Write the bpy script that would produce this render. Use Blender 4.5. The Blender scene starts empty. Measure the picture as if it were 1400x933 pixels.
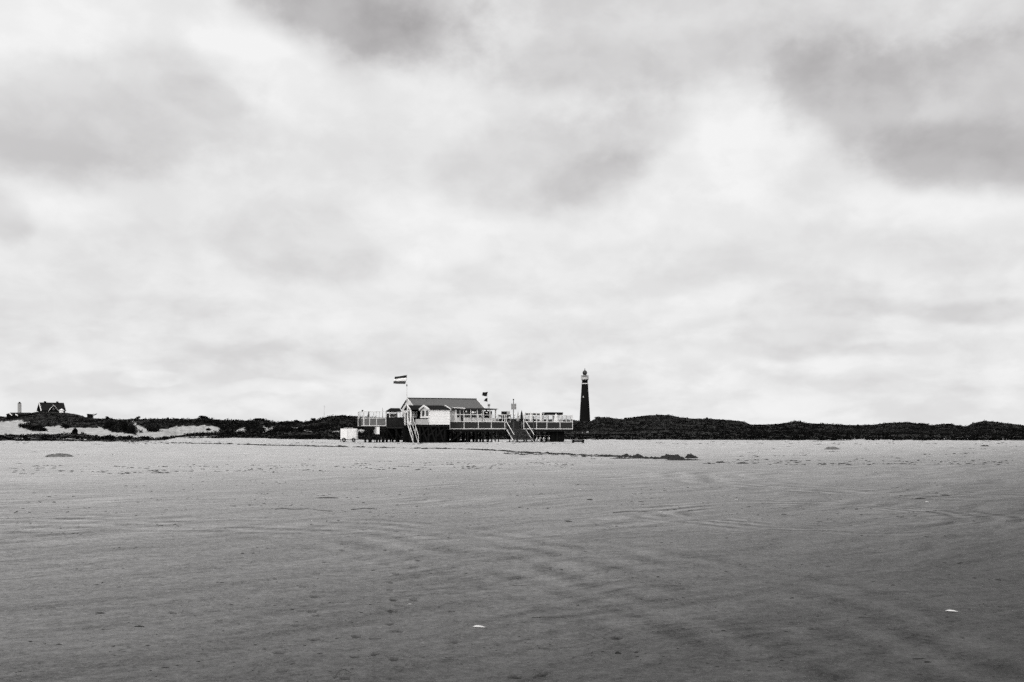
import bpy, bmesh, math, random
import numpy as np
from mathutils import Vector, Matrix

random.seed(7)
rng = np.random.default_rng(7)
R = math.radians
S = bpy.context.scene
COL = S.collection
F, HY, CX, EYE = 1361.0, 590.0, 700.0, 1.6      # lens in photo pixels, horizon row, centre column, eye height (m)

def ground_at(px, py):
    """Point of the flat beach seen at photo pixel (px, py)."""
    d = EYE * F / (py - HY)
    return ((px - CX) / F * d, d, 0.0)

def at(px, py, d):
    return ((px - CX) / F * d, d, EYE + (HY - py) * d / F)

# ------------------------------------------------------------------ noise
def _hash(ix, iy, seed):
    h = (ix.astype(np.int64) * 374761393 + iy.astype(np.int64) * 668265263 + seed * 1442695041) & 0x7fffffff
    h = ((h ^ (h >> 13)) * 1274126177) & 0x7fffffff
    return ((h ^ (h >> 16)) & 0xffff) / 65535.0

def vnoise(x, y, seed=0):
    x = np.asarray(x, float); y = np.asarray(y, float)
    ix = np.floor(x); iy = np.floor(y)
    fx = x - ix; fy = y - iy
    fx = fx * fx * (3 - 2 * fx); fy = fy * fy * (3 - 2 * fy)
    a = _hash(ix, iy, seed); b = _hash(ix + 1, iy, seed)
    c = _hash(ix, iy + 1, seed); d = _hash(ix + 1, iy + 1, seed)
    return (a * (1 - fx) + b * fx) * (1 - fy) + (c * (1 - fx) + d * fx) * fy

def fbm(x, y, seed=0, octs=4):
    t = 0; amp = 0.5; s = 0
    for k in range(octs):
        t = t + amp * vnoise(x * 2 ** k + 17 * k, y * 2 ** k - 9 * k, seed + k); s += amp; amp *= 0.5
    return t / s

# ------------------------------------------------------------------ materials
MATS = {}
def nodes_of(m):
    m.use_nodes = True
    return m.node_tree.nodes, m.node_tree.links

def mat(name, base, var=0.25, scale=6.0, rough=0.8, spec=0.25, metal=0.0, bump=0.0, stripe=None, stretch=(1, 1, 1)):
    m = bpy.data.materials.new(name); N, L = nodes_of(m)
    b = N['Principled BSDF']
    b.inputs['Roughness'].default_value = rough
    b.inputs['Specular IOR Level'].default_value = spec
    b.inputs['Metallic'].default_value = metal
    tc = N.new('ShaderNodeTexCoord'); mp = N.new('ShaderNodeMapping'); mp.inputs['Scale'].default_value = stretch
    L.new(tc.outputs['Object'], mp.inputs['Vector'])
    n = N.new('ShaderNodeTexNoise'); n.inputs['Scale'].default_value = scale; n.inputs['Detail'].default_value = 6
    n.inputs['Roughness'].default_value = 0.65
    L.new(mp.outputs['Vector'], n.inputs['Vector'])
    r = N.new('ShaderNodeValToRGB')
    c = np.array(base if hasattr(base, '__len__') else (base, base * 0.985, base * 0.97))
    lo = np.clip(c * (1 - var), 0, 1); hi = np.clip(c * (1 + var), 0, 1)
    r.color_ramp.elements[0].position = 0.3; r.color_ramp.elements[1].position = 0.7
    r.color_ramp.elements[0].color = (*lo, 1); r.color_ramp.elements[1].color = (*hi, 1)
    L.new(n.outputs['Fac'], r.inputs['Fac'])
    out = r.outputs['Color']
    if stripe:                                     # board joints: (axis vector, boards per metre, joint darkness)
        ax, per, dk = stripe
        dot = N.new('ShaderNodeVectorMath'); dot.operation = 'DOT_PRODUCT'; dot.inputs[1].default_value = ax
        L.new(tc.outputs['Object'], dot.inputs[0])
        mu = N.new('ShaderNodeMath'); mu.operation = 'MULTIPLY'; mu.inputs[1].default_value = per
        L.new(dot.outputs['Value'], mu.inputs[0])
        fr = N.new('ShaderNodeMath'); fr.operation = 'FRACT'; L.new(mu.outputs[0], fr.inputs[0])
        lt = N.new('ShaderNodeMath'); lt.operation = 'LESS_THAN'; lt.inputs[1].default_value = 0.14; L.new(fr.outputs[0], lt.inputs[0])
        fl = N.new('ShaderNodeMath'); fl.operation = 'FLOOR'; L.new(mu.outputs[0], fl.inputs[0])
        wn = N.new('ShaderNodeTexWhiteNoise'); wn.noise_dimensions = '1D'; L.new(fl.outputs[0], wn.inputs['W'])
        mr = N.new('ShaderNodeMapRange'); mr.inputs[3].default_value = 1 - dk * 0.5; mr.inputs[4].default_value = 1.0
        L.new(wn.outputs['Value'], mr.inputs[0])
        k = N.new('ShaderNodeMath'); k.operation = 'MULTIPLY_ADD'; k.inputs[1].default_value = -dk; L.new(lt.outputs[0], k.inputs[0]); L.new(mr.outputs[0], k.inputs[2])
        mx = N.new('ShaderNodeVectorMath'); mx.operation = 'SCALE'; L.new(out, mx.inputs[0]); L.new(k.outputs[0], mx.inputs['Scale'])
        out = mx.outputs['Vector']
    L.new(out, b.inputs['Base Color'])
    if bump:
        bp = N.new('ShaderNodeBump'); bp.inputs['Strength'].default_value = bump; bp.inputs['Distance'].default_value = 0.05
        L.new(n.outputs['Fac'], bp.inputs['Height']); L.new(bp.outputs['Normal'], b.inputs['Normal'])
    MATS[name] = m
    return m

def glass_mat(name, see=0.86, tint=0.9, rough=0.05):
    m = bpy.data.materials.new(name); N, L = nodes_of(m)
    N.remove(N['Principled BSDF']); o = N['Material Output']
    t = N.new('ShaderNodeBsdfTransparent'); t.inputs['Color'].default_value = (tint, tint, tint, 1)
    g = N.new('ShaderNodeBsdfGlossy'); g.inputs['Roughness'].default_value = rough
    lw = N.new('ShaderNodeLayerWeight'); lw.inputs['Blend'].default_value = 0.5
    pw = N.new('ShaderNodeMath'); pw.operation = 'POWER'; pw.inputs[1].default_value = 5; L.new(lw.outputs['Facing'], pw.inputs[0])
    ad = N.new('ShaderNodeMath'); ad.operation = 'MULTIPLY_ADD'; ad.inputs[1].default_value = 0.8; ad.inputs[2].default_value = 0.012 + 1 - see; ad.use_clamp = True
    L.new(pw.outputs[0], ad.inputs[0])
    mx = N.new('ShaderNodeMixShader'); L.new(ad.outputs[0], mx.inputs[0]); L.new(t.outputs[0], mx.inputs[1]); L.new(g.outputs[0], mx.inputs[2])
    L.new(mx.outputs[0], o.inputs['Surface'])
    MATS[name] = m
    return m

WHITE = mat('white_paint', 0.70, 0.06, 3, 0.6)
WALLW = mat('white_boarding', 0.70, 0.10, 0.9, 0.65, stripe=((0, 0, 1), 5.0, 0.18))
TRIM = mat('white_trim', 0.72, 0.04, 3, 0.55)
RAILW = mat('weathered_white_rail', 0.54, 0.2, 2.5, 0.6)
GREYP = mat('grey_panel', 0.36, 0.12, 3, 0.7, stripe=((0, 0, 1), 6.0, 0.2))
BOARD = mat('grey_boards', 0.13, 0.3, 2.2, 0.85, stripe=((0, 0, 1), 7.0, 0.3), stretch=(1, 1, 6))
BOARDD = mat('dark_boards', 0.030, 0.4, 2.0, 0.9, 0.08, stripe=((0, 0, 1), 7.0, 0.35), stretch=(1, 1, 6))
TIMBER = mat('dark_timber', 0.009, 0.5, 3, 0.95, 0.02, stretch=(1, 1, 0.3))
BLACKB = mat('black_stained_boards', 0.007, 0.4, 2, 0.95, 0.02, stripe=((1, 0, 0), 6.0, 0.5))
FLOORB = mat('deck_planks', 0.14, 0.3, 3, 0.85)
ROOF = mat('grey_roof_sheet', 0.088, 0.16, 3.5, 0.8, 0.15, stretch=(1, 0.5, 1))
ROOFD = mat('dark_roof_felt', 0.010, 0.3, 4, 0.95, 0.03)
WINDOW = mat('dark_window_glass', 0.012, 0.5, 1.5, 0.12, 0.35)
METAL = mat('grey_metal', 0.22, 0.2, 4, 0.5, 0.4)
DARKM = mat('dark_metal', 0.035, 0.3, 4, 0.6, 0.3)
CLOTHD = mat('dark_cloth', 0.012, 0.3, 5, 0.95, 0.1)
CLOTHW = mat('white_cloth', 0.72, 0.08, 4, 0.95, 0.1)
CLOTHG = mat('grey_cloth', 0.33, 0.15, 4, 0.95, 0.1)
BRICK = mat('dark_brick', 0.007, 0.35, 1.3, 0.95, 0.03)
BRICKP = mat('pale_tower_render', 0.22, 0.2, 0.6, 0.9, 0.1)
THATCH = mat('dark_roof_tiles', 0.010, 0.35, 1.5, 0.9, 0.1)
RUBBER = mat('rubber', 0.02, 0.3, 6, 0.9, 0.1)
SHELL = mat('white_shell', 0.46, 0.2, 60, 0.6)
WEED = mat('dry_dark_seaweed', 0.022, 0.6, 9, 0.95, 0.08, bump=0.6)
WEEDM = mat('sandy_seaweed', 0.11, 0.6, 7, 0.95, 0.08, bump=0.6)
DRIFT = mat('driftwood', 0.05, 0.5, 8, 0.9, 0.1)
BUSHM = mat('scrub_leaves', 0.007, 0.55, 2.0, 0.95, 0.02)
STEM = mat('bush_stems', 0.04, 0.4, 3, 0.9, 0.1)
GLASS = glass_mat('clear_windscreen', 1.0, 0.93)
MILK = glass_mat('pale_windscreen', 0.98, 0.98)

# ------------------------------------------------------------------ mesh building
class MB:
    def __init__(s): s.v = []; s.f = []
    def add(s, vs, fs):
        o = len(s.v); s.v += [tuple(p) for p in vs]; s.f += [tuple(i + o for i in f) for f in fs]; return s
    def box(s, x0, x1, y0, y1, z0, z1):
        return s.add([(x0, y0, z0), (x1, y0, z0), (x1, y1, z0), (x0, y1, z0), (x0, y0, z1), (x1, y0, z1), (x1, y1, z1), (x0, y1, z1)],
                     [(0, 3, 2, 1), (4, 5, 6, 7), (0, 1, 5, 4), (1, 2, 6, 5), (2, 3, 7, 6), (3, 0, 4, 7)])
    def bar(s, a, b, w, h=None, up=(0, 0, 1)):
        h = h or w; a = Vector(a); b = Vector(b); d = (b - a).normalized(); up = Vector(up)
        x = d.cross(up)
        if x.length < 1e-3: x = d.cross(Vector((0, 1, 0)))
        x.normalize(); y = x.cross(d).normalized(); x *= w / 2; y *= h / 2
        vs = [a - x - y, a + x - y, a + x + y, a - x + y, b - x - y, b + x - y, b + x + y, b - x + y]
        return s.add(vs, [(0, 1, 2, 3), (7, 6, 5, 4), (1, 0, 4, 5), (2, 1, 5, 6), (3, 2, 6, 7), (0, 3, 7, 4)])
    def tube(s, a, b, r0, r1=None, n=8):
        r1 = r0 if r1 is None else r1; a = Vector(a); b = Vector(b); d = (b - a).normalized()
        x = d.cross(Vector((0, 0, 1)))
        if x.length < 1e-3: x = Vector((1, 0, 0))
        x.normalize(); y = d.cross(x)
        vs = []
        for c, r in ((a, r0), (b, r1)):
            for k in range(n):
                t = 2 * math.pi * k / n; vs.append(c + x * (r * math.cos(t)) + y * (r * math.sin(t)))
        fs = [(k, (k + 1) % n, n + (k + 1) % n, n + k) for k in range(n)]
        fs += [tuple(range(n - 1, -1, -1)), tuple(range(n, 2 * n))]
        return s.add(vs, fs)
    def chain(s, pts, r, n=6):
        for a, b in zip(pts, pts[1:]): s.tube(a, b, r, r, n)
        return s
    def lathe(s, c, prof, n=24):
        cx, cy, cz = c; vs = []; fs = []
        for r, z in prof:
            for k in range(n):
                t = 2 * math.pi * k / n; vs.append((cx + r * math.cos(t), cy + r * math.sin(t), cz + z))
        for j in range(len(prof) - 1):
            for k in range(n):
                fs.append((j * n + k, j * n + (k + 1) % n, (j + 1) * n + (k + 1) % n, (j + 1) * n + k))
        fs.append(tuple(range(n - 1, -1, -1))); fs.append(tuple(range((len(prof) - 1) * n, len(prof) * n)))
        return s.add(vs, fs)
    def prism(s, poly, off):
        n = len(poly); off = Vector(off); a = [Vector(p) for p in poly]; b = [p + off for p in a]
        return s.add(a + b, [tuple(range(n - 1, -1, -1)), tuple(range(n, 2 * n))] + [(k, (k + 1) % n, n + (k + 1) % n, n + k) for k in range(n)])
    def torus(s, c, axis, Rr, r, n=20, m=6):
        c = Vector(c); ax = Vector(axis).normalized(); x = ax.cross(Vector((0, 0, 1))).normalized(); y = ax.cross(x)
        vs = []; fs = []
        for i in range(n):
            t = 2 * math.pi * i / n; d = x * math.cos(t) + y * math.sin(t)
            for j in range(m):
                q = 2 * math.pi * j / m; vs.append(c + d * (Rr + r * math.cos(q)) + ax * (r * math.sin(q)))
        for i in range(n):
            for j in range(m):
                fs.append((i * m + j, ((i + 1) % n) * m + j, ((i + 1) % n) * m + (j + 1) % m, i * m + (j + 1) % m))
        return s.add(vs, fs)
    def build(s, name, m, parent=None, smooth=False):
        o0 = org_of(parent)
        me = bpy.data.meshes.new(name)
        me.from_pydata([(x - o0[0], y - o0[1], z - o0[2]) for x, y, z in s.v], [], s.f)
        bm = bmesh.new(); bm.from_mesh(me); bmesh.ops.recalc_face_normals(bm, faces=bm.faces); bm.to_mesh(me); bm.free()
        if smooth:
            for p in me.polygons: p.use_smooth = True
        me.materials.append(m)
        o = bpy.data.objects.new(name, me); COL.objects.link(o)
        if parent is not None: o.parent = parent; ORG[o.name] = o0
        return o

ORG = {}
def org_of(p):
    return (0, 0, 0) if p is None else ORG[p.name]

def np_mesh(name, V, Fq, m, smooth=True):
    me = bpy.data.meshes.new(name)
    k = Fq.shape[1]
    me.vertices.add(len(V)); me.vertices.foreach_set('co', np.ascontiguousarray(V, np.float32).ravel())
    me.loops.add(Fq.size); me.loops.foreach_set('vertex_index', np.ascontiguousarray(Fq, np.int32).ravel())
    me.polygons.add(len(Fq)); me.polygons.foreach_set('loop_start', np.arange(0, Fq.size, k, dtype=np.int32))
    me.polygons.foreach_set('loop_total', np.full(len(Fq), k, np.int32))
    me.polygons.foreach_set('use_smooth', np.full(len(Fq), smooth))
    me.update(calc_edges=True); me.validate()
    if m: me.materials.append(m)
    o = bpy.data.objects.new(name, me); COL.objects.link(o)
    return o

def fattr(o, name, vals):
    a = o.data.attributes.new(name, 'FLOAT', 'POINT'); a.data.foreach_set('value', np.ascontiguousarray(vals, np.float32).ravel())

def tag(o, label=None, cat=None, group=None, kind=None):
    for k, v in (('label', label), ('category', cat), ('group', group), ('kind', kind)):
        if v: o[k] = v
    return o

# the pavilion's own frame: u along its front, v away from the beach, rotated so that its far end recedes
TH = R(22); CT, ST = math.cos(TH), math.sin(TH)
X0, Y0 = (614.5 - CX) / F * 143.0, 143.0
def P2W(u, v, w=0): return (X0 + u * CT - v * ST, Y0 + u * ST + v * CT, w)
def U(px, v):
    k = (px - CX) / F
    return (k * (Y0 + v * CT) - X0 + v * ST) / (CT - k * ST)
def Z(px, py, v):
    return EYE + (HY - py) * P2W(U(px, v), v)[1] / F

def thing(name, label, cat, o=(0, 0, 0), frame='W', group=None, rz=0.0):
    e = bpy.data.objects.new(name, None); COL.objects.link(e); e.empty_display_size = 0.3
    if frame == 'P': e.location = P2W(*o); e.rotation_euler = (0, 0, TH)
    else: e.location = o; e.rotation_euler = (0, 0, rz)
    ORG[e.name] = tuple(o)
    return tag(e, label, cat, group)

def lone(mb, name, m, label, cat, o=(0, 0, 0), frame='W', group=None, smooth=False, rz=0.0):
    """a thing that is one mesh; its vertices are given in the frame's coordinates."""
    mb.v = [(x - o[0], y - o[1], z - o[2]) for x, y, z in mb.v]
    ob = mb.build(name, m, None, smooth)
    if frame == 'P': ob.location = P2W(*o); ob.rotation_euler = (0, 0, TH)
    else: ob.location = o; ob.rotation_euler = (0, 0, rz)
    ORG[ob.name] = tuple(o)
    return tag(ob, label, cat, group)

def copy_thing(root, loc, rz=None, label=None):
    r = root.copy(); COL.objects.link(r); r.location = loc
    if rz is not None: r.rotation_euler = (0, 0, rz)
    if label: r['label'] = label
    for ch in list(root.children):
        c = ch.copy(); COL.objects.link(c); c.parent = r
        for g in list(ch.children):
            d = g.copy(); COL.objects.link(d); d.parent = c
    return r

# ------------------------------------------------------------------ camera, sun, sky
cam = bpy.data.cameras.new('camera'); co = bpy.data.objects.new('camera', cam); COL.objects.link(co)
cam.sensor_width = 36; cam.lens = 36 * F / 1400; cam.shift_y = (HY - 466.5) / 1400
cam.clip_start = 0.1; cam.clip_end = 12000
co.location = (0, 0, EYE); co.rotation_euler = (R(90), 0, 0)
S.camera = co

SUN_AZ, SUN_EL = R(198), R(34)         # azimuth clockwise from the view direction (+Y): behind the photographer, a little to the left
sd = Vector((math.sin(SUN_AZ) * math.cos(SUN_EL), math.cos(SUN_AZ) * math.cos(SUN_EL), math.sin(SUN_EL)))
sl = bpy.data.lights.new('sun', 'SUN'); sl.energy = 1.45; sl.angle = R(18); sl.color = (1, 0.985, 0.965)
so = bpy.data.objects.new('sun', sl); COL.objects.link(so); so.rotation_euler = (-sd).to_track_quat('-Z', 'Y').to_euler(); so.location = (0, -30, 60)

def make_world():
    w = bpy.data.worlds.new('World'); S.world = w; w.use_nodes = True
    N, L = w.node_tree.nodes, w.node_tree.links
    bg = N['Background']; bg.inputs['Strength'].default_value = 0.1
    sky = N.new('ShaderNodeTexSky'); sky.sky_type = 'NISHITA'; sky.sun_disc = False
    sky.sun_elevation = SUN_EL; sky.sun_rotation = SUN_AZ
    bw = N.new('ShaderNodeRGBToBW'); L.new(sky.outputs[0], bw.inputs[0])
    tc = N.new('ShaderNodeTexCoord'); sp = N.new('ShaderNodeSeparateXYZ'); L.new(tc.outputs['Generated'], sp.inputs[0])
    def M(op, a, b=None, c=None, clamp=False):
        n = N.new('ShaderNodeMath'); n.operation = op; n.use_clamp = clamp
        for i, x in enumerate((a, b, c)):
            if x is None: continue
            if isinstance(x, (int, float)): n.inputs[i].default_value = x
            else: L.new(x, n.inputs[i])
        return n.outputs[0]
    az = M('ARCTAN2', sp.outputs[0], sp.outputs[1]); el = M('ARCSINE', sp.outputs[2])
    cb = N.new('ShaderNodeCombineXYZ'); L.new(az, cb.inputs[0]); L.new(el, cb.inputs[1])
    # cloud sheet coordinates: features flatten towards the horizon
    den = M('ADD', M('MAXIMUM', sp.outputs[2], 0.0), 0.13)
    pl = N.new('ShaderNodeCombineXYZ'); L.new(M('DIVIDE', sp.outputs[0], den), pl.inputs[0]); L.new(M('DIVIDE', sp.outputs[1], den), pl.inputs[1])
    def noise(vec, scale, detail=5, rough=0.55, off=(0, 0, 0), stretch=(1, 1, 1)):
        mp = N.new('ShaderNodeMapping'); mp.inputs['Location'].default_value = off; mp.inputs['Scale'].default_value = stretch; L.new(vec, mp.inputs[0])
        n = N.new('ShaderNodeTexNoise'); n.inputs['Scale'].default_value = scale; n.inputs['Detail'].default_value = detail; n.inputs['Roughness'].default_value = rough
        L.new(mp.outputs[0], n.inputs['Vector']); return n
    wn = noise(cb.outputs[0], 5.0, 4, 0.5, (3, 1, 0), (1, 1.3, 1))
    sub = N.new('ShaderNodeVectorMath'); sub.operation = 'SUBTRACT'; sub.inputs[1].default_value = (0.5, 0.5, 0.5); L.new(wn.outputs['Color'], sub.inputs[0])
    mul = N.new('ShaderNodeVectorMath'); mul.operation = 'MULTIPLY'; mul.inputs[1].default_value = (0.10, 0.07, 0); L.new(sub.outputs[0], mul.inputs[0])
    wv = N.new('ShaderNodeVectorMath'); wv.operation = 'ADD'; L.new(cb.outputs[0], wv.inputs[0]); L.new(mul.outputs[0], wv.inputs[1])
    edge = M('MULTIPLY', M('SUBTRACT', noise(cb.outputs[0], 9.0, 9, 0.58, (4, 6, 0), (1, 1.25, 1)).outputs['Fac'], 0.5), 2.4)
    blobs = SKY_BLOBS
    tot = None
    for px, py, rx, ry, rot, k, soft in blobs:
        soft *= .65
        x = (px - CX) / F; y = (HY - py) / F
        a0 = math.atan(x); e0 = math.atan(y / math.hypot(1, x))
        mp = N.new('ShaderNodeMapping'); mp.vector_type = 'TEXTURE'
        mp.inputs['Location'].default_value = (a0, e0, 0); mp.inputs['Rotation'].default_value = (0, 0, R(rot)); mp.inputs['Scale'].default_value = (rx / F, ry / F, 1)
        L.new(wv.outputs[0], mp.inputs[0])
        d2 = N.new('ShaderNodeVectorMath'); d2.operation = 'DOT_PRODUCT'; L.new(mp.outputs[0], d2.inputs[0]); L.new(mp.outputs[0], d2.inputs[1])
        e_ = M('POWER', 2.718, M('MULTIPLY', d2.outputs['Value'], -0.8))
        e_ = M('MULTIPLY_ADD', M('MULTIPLY', edge, e_), 1 - soft * .6, e_)
        sm_ = N.new('ShaderNodeMapRange'); sm_.interpolation_type = 'SMOOTHSTEP'; L.new(e_, sm_.inputs[0]); sm_.inputs[1].default_value = .38 - .36 * soft; sm_.inputs[2].default_value = .62 + .4 * soft
        g = M('MULTIPLY', sm_.outputs[0], k)
        tot = g if tot is None else M('ADD', tot, g)
    def puffs(vec, scale, off, stretch, lo, hi, detail=9, rough=0.6):
        n = noise(vec, scale, detail, rough, off, stretch); n.inputs['Distortion'].default_value = 0.25
        r = N.new('ShaderNodeMapRange'); r.interpolation_type = 'SMOOTHSTEP'; L.new(n.outputs['Fac'], r.inputs[0]); r.inputs[1].default_value = lo; r.inputs[2].default_value = hi; r.inputs[3].default_value = -0.5; r.inputs[4].default_value = 0.5
        return r.outputs[0]
    v = M('SUBTRACT', SKY_BASE, tot)
    v = M('ADD', v, M('MULTIPLY', puffs(cb.outputs[0], 4.0, (7, 2, 0), (1, 1.5, 1), .32, .68, 6, .5), 0.05))
    v = M('ADD', v, M('MULTIPLY', puffs(cb.outputs[0], 9.0, (1, 9, 0), (1, 1.4, 1), .40, .60, 8, .54), 0.055))
    v = M('ADD', v, M('MULTIPLY', puffs(cb.outputs[0], 20.0, (6, 4, 0), (1, 1.5, 1), .40, .60, 8, .56), 0.032))
    # low on the horizon the sheet breaks into small flat-based puffs
    lowm = N.new('ShaderNodeMapRange'); lowm.interpolation_type = 'SMOOTHSTEP'; L.new(el, lowm.inputs[0]); lowm.inputs[1].default_value = R(14); lowm.inputs[2].default_value = R(2)
    v = M('ADD', v, M('MULTIPLY', M('MULTIPLY', puffs(cb.outputs[0], 13.0, (2, 8, 0), (1, 2.6, 1), .40, .60, 8, .55), lowm.outputs[0]), 0.07))
    v = M('MINIMUM', M('MAXIMUM', v, 0.28), 0.92)
    # overcast sky: brighter zenith and unseen sun glow behind, added to brighten white surfaces
    ze = N.new('ShaderNodeMapRange'); ze.interpolation_type = 'SMOOTHSTEP'; L.new(el, ze.inputs[0]); ze.inputs[1].default_value = R(26); ze.inputs[2].default_value = R(75); ze.inputs[4].default_value = 0.45
    sdn = N.new('ShaderNodeVectorMath'); sdn.operation = 'DOT_PRODUCT'; L.new(tc.outputs['Generated'], sdn.inputs[0]); sdn.inputs[1].default_value = tuple(sd)
    gs = N.new('ShaderNodeMapRange'); gs.interpolation_type = 'SMOOTHSTEP'; L.new(sdn.outputs['Value'], gs.inputs[0]); gs.inputs[1].default_value = 0.1; gs.inputs[2].default_value = 1.0; gs.inputs[4].default_value = 0.7
    v = M('ADD', v, M('ADD', ze.outputs[0], gs.outputs[0]))
    cloud = M('MULTIPLY', v, 10.0)
    mix = M('ADD', M('MULTIPLY', cloud, 0.97), M('MULTIPLY', M('MINIMUM', bw.outputs[0], 12.0), 0.02))
    # the darkest cloud bases are faintly mauve
    tr = N.new('ShaderNodeMapRange'); L.new(v, tr.inputs[0]); tr.inputs[1].default_value = 0.4; tr.inputs[2].default_value = 0.8
    tint = N.new('ShaderNodeMix'); tint.data_type = 'RGBA'; L.new(tr.outputs[0], tint.inputs[0])
    tint.inputs[6].default_value = (1.015, 0.99, 1.0, 1); tint.inputs[7].default_value = (1.0, 1.0, 1.0, 1)
    sc = N.new('ShaderNodeVectorMath'); sc.operation = 'SCALE'; L.new(tint.outputs[2], sc.inputs[0]); L.new(mix, sc.inputs['Scale'])
    L.new(sc.outputs[0], bg.inputs['Color'])
SKY_BASE = 0.82
SKY_BLOBS = [  # column, row, half width, half height, tilt, darkening, softness (0 = defined edge)
    (500, -10, 190, 85, -14, 0.15, .4), (470, 10, 130, 60, -16, 0.16, .9), (590, 60, 120, 50, -15, 0.06, .7),
    (1010, 20, 420, 120, 0, 0.12, .5), (880, 95, 220, 45, 0, 0.07, .6), (1290, 150, 220, 90, -12, 0.12, .25), (1330, 215, 150, 40, -12, 0.13, .6), (1160, 120, 110, 60, -25, 0.08, .4), (1400, 120, 140, 110, 0, 0.06, .9),
    (730, 225, 150, 60, 12, 0.09, .3), (795, 245, 80, 45, 20, 0.11, .7), (840, 180, 110, 36, 8, 0.06, .5),
    (150, 165, 220, 85, 3, 0.10, .25), (290, 158, 70, 30, -10, 0.05, .35), (110, 185, 150, 50, 0, 0.06, .8), (60, 215, 170, 45, 0, 0.04, .8), (-5, 300, 34, 40, 0, 0.13, .4),
    (420, 340, 110, 60, 0, 0.07, .3), (450, 375, 80, 26, 0, .04, .6), (1290, 424, 110, 15, -3, 0.12, .6), (1110, 430, 100, 34, 8, 0.07, .3), (1010, 465, 190, 22, 0, 0.05, .5),
    (230, 430, 130, 20, 0, 0.05, .4), (340, 505, 130, 26, 0, 0.07, .3), (110, 525, 120, 18, 0, 0.06, .4), (860, 515, 220, 18, 0, 0.04, .5), (1200, 528, 180, 12, 0, 0.04, .6), (620, 480, 170, 30, 0, .04, .4),
    (1330, 335, 110, 36, 0, 0.05, .4), (890, 370, 190, 46, 0, 0.05, .4), (700, 330, 60, 24, 0, .03, .4), (1240, 470, 80, 10, 0, .04, .5),
    (560, 315, 120, 45, 0, -0.07, .4), (1030, 195, 100, 80, -20, -0.08, .5), (380, 110, 120, 60, -25, -0.08, .5), (80, 285, 90, 22, 0, -0.07, .8), (60, 20, 200, 60, 0, -0.05, .8),
    (1290, 290, 130, 30, -6, -0.07, .8), (200, 520, 50, 13, 0, -0.07, .1), (360, 540, 80, 9, 0, -0.05, .3), (1180, 450, 160, 14, 0, -0.05, .3), (960, 300, 140, 45, 0, -.05, .6), (1130, 495, 160, 14, 0, -.04, .4)]
make_world()
S.view_settings.view_transform = 'Standard'; S.view_settings.look = 'None'; S.view_settings.exposure = 0; S.view_settings.gamma = 1
S.view_settings.use_curve_mapping = False
S.render.film_transparent = False
S.cycles.use_denoising = False; S.cycles.use_adaptive_sampling = True; S.cycles.adaptive_threshold = 0.22; S.cycles.adaptive_min_samples = 16; S.cycles.max_bounces = 6; S.cycles.transparent_max_bounces = 16

# ------------------------------------------------------------------ the beach: one sheet out to the horizon
PRINTS = [(542, 786), (534, 797), (533, 808), (538, 822), (547, 828), (565, 821), (536, 837), (533, 853), (543, 863), (513, 873), (487, 871), (513, 895), (538, 903), (485, 899),
          (566, 777), (571, 768), (562, 752), (548, 738), (551, 731), (542, 726), (541, 714), (536, 707), (552, 700), (545, 693), (558, 688), (539, 697),
          (414, 804), (430, 815), (434, 786), (396, 827), (427, 838), (432, 843), (407, 856), (430, 875), (384, 893), (387, 918), (443, 769), (440, 778), (470, 743), (476, 733), (468, 752),
          (458, 758), (473, 748), (500, 712), (512, 706), (497, 724), (490, 715), (617, 836), (625, 849), (623, 879), (843, 872), (744, 885), (472, 929), (703, 926), (742, 923),
          (520, 690), (527, 684), (560, 672), (532, 678), (300, 848), (238, 822), (236, 838), (70, 833), (52, 834), (640, 722), (700, 712), (776, 712), (598, 750)]
def beach_height(x, y):
    d = np.hypot(x, y)
    a = R(50)
    s = x * math.cos(a) + y * math.sin(a); c = -x * math.sin(a) + y * math.cos(a)
    wob = 1.2 * (fbm(x * 0.09, y * 0.09, 11, 3) - 0.5)
    rip = fbm(s * 0.22 + wob, (c + 1.6 * wob) * 1.5, 21, 4) - 0.5
    big = fbm(x * 0.05, y * 0.05, 31, 3) - 0.5
    sml = fbm(x * 1.3, y * 1.3, 41, 4) - 0.5
    band = np.exp(-((np.log(np.maximum(d, 1)) - math.log(15)) / 0.62) ** 2)
    z = rip * (0.018 + 0.055 * band) + big * 0.05 * np.clip(d / 30, 0.2, 1) + sml * 0.012
    return z * np.clip((d - 1.0) / 3, 0, 1) * np.clip((420 - d) / 100, 0, 1)

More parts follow.
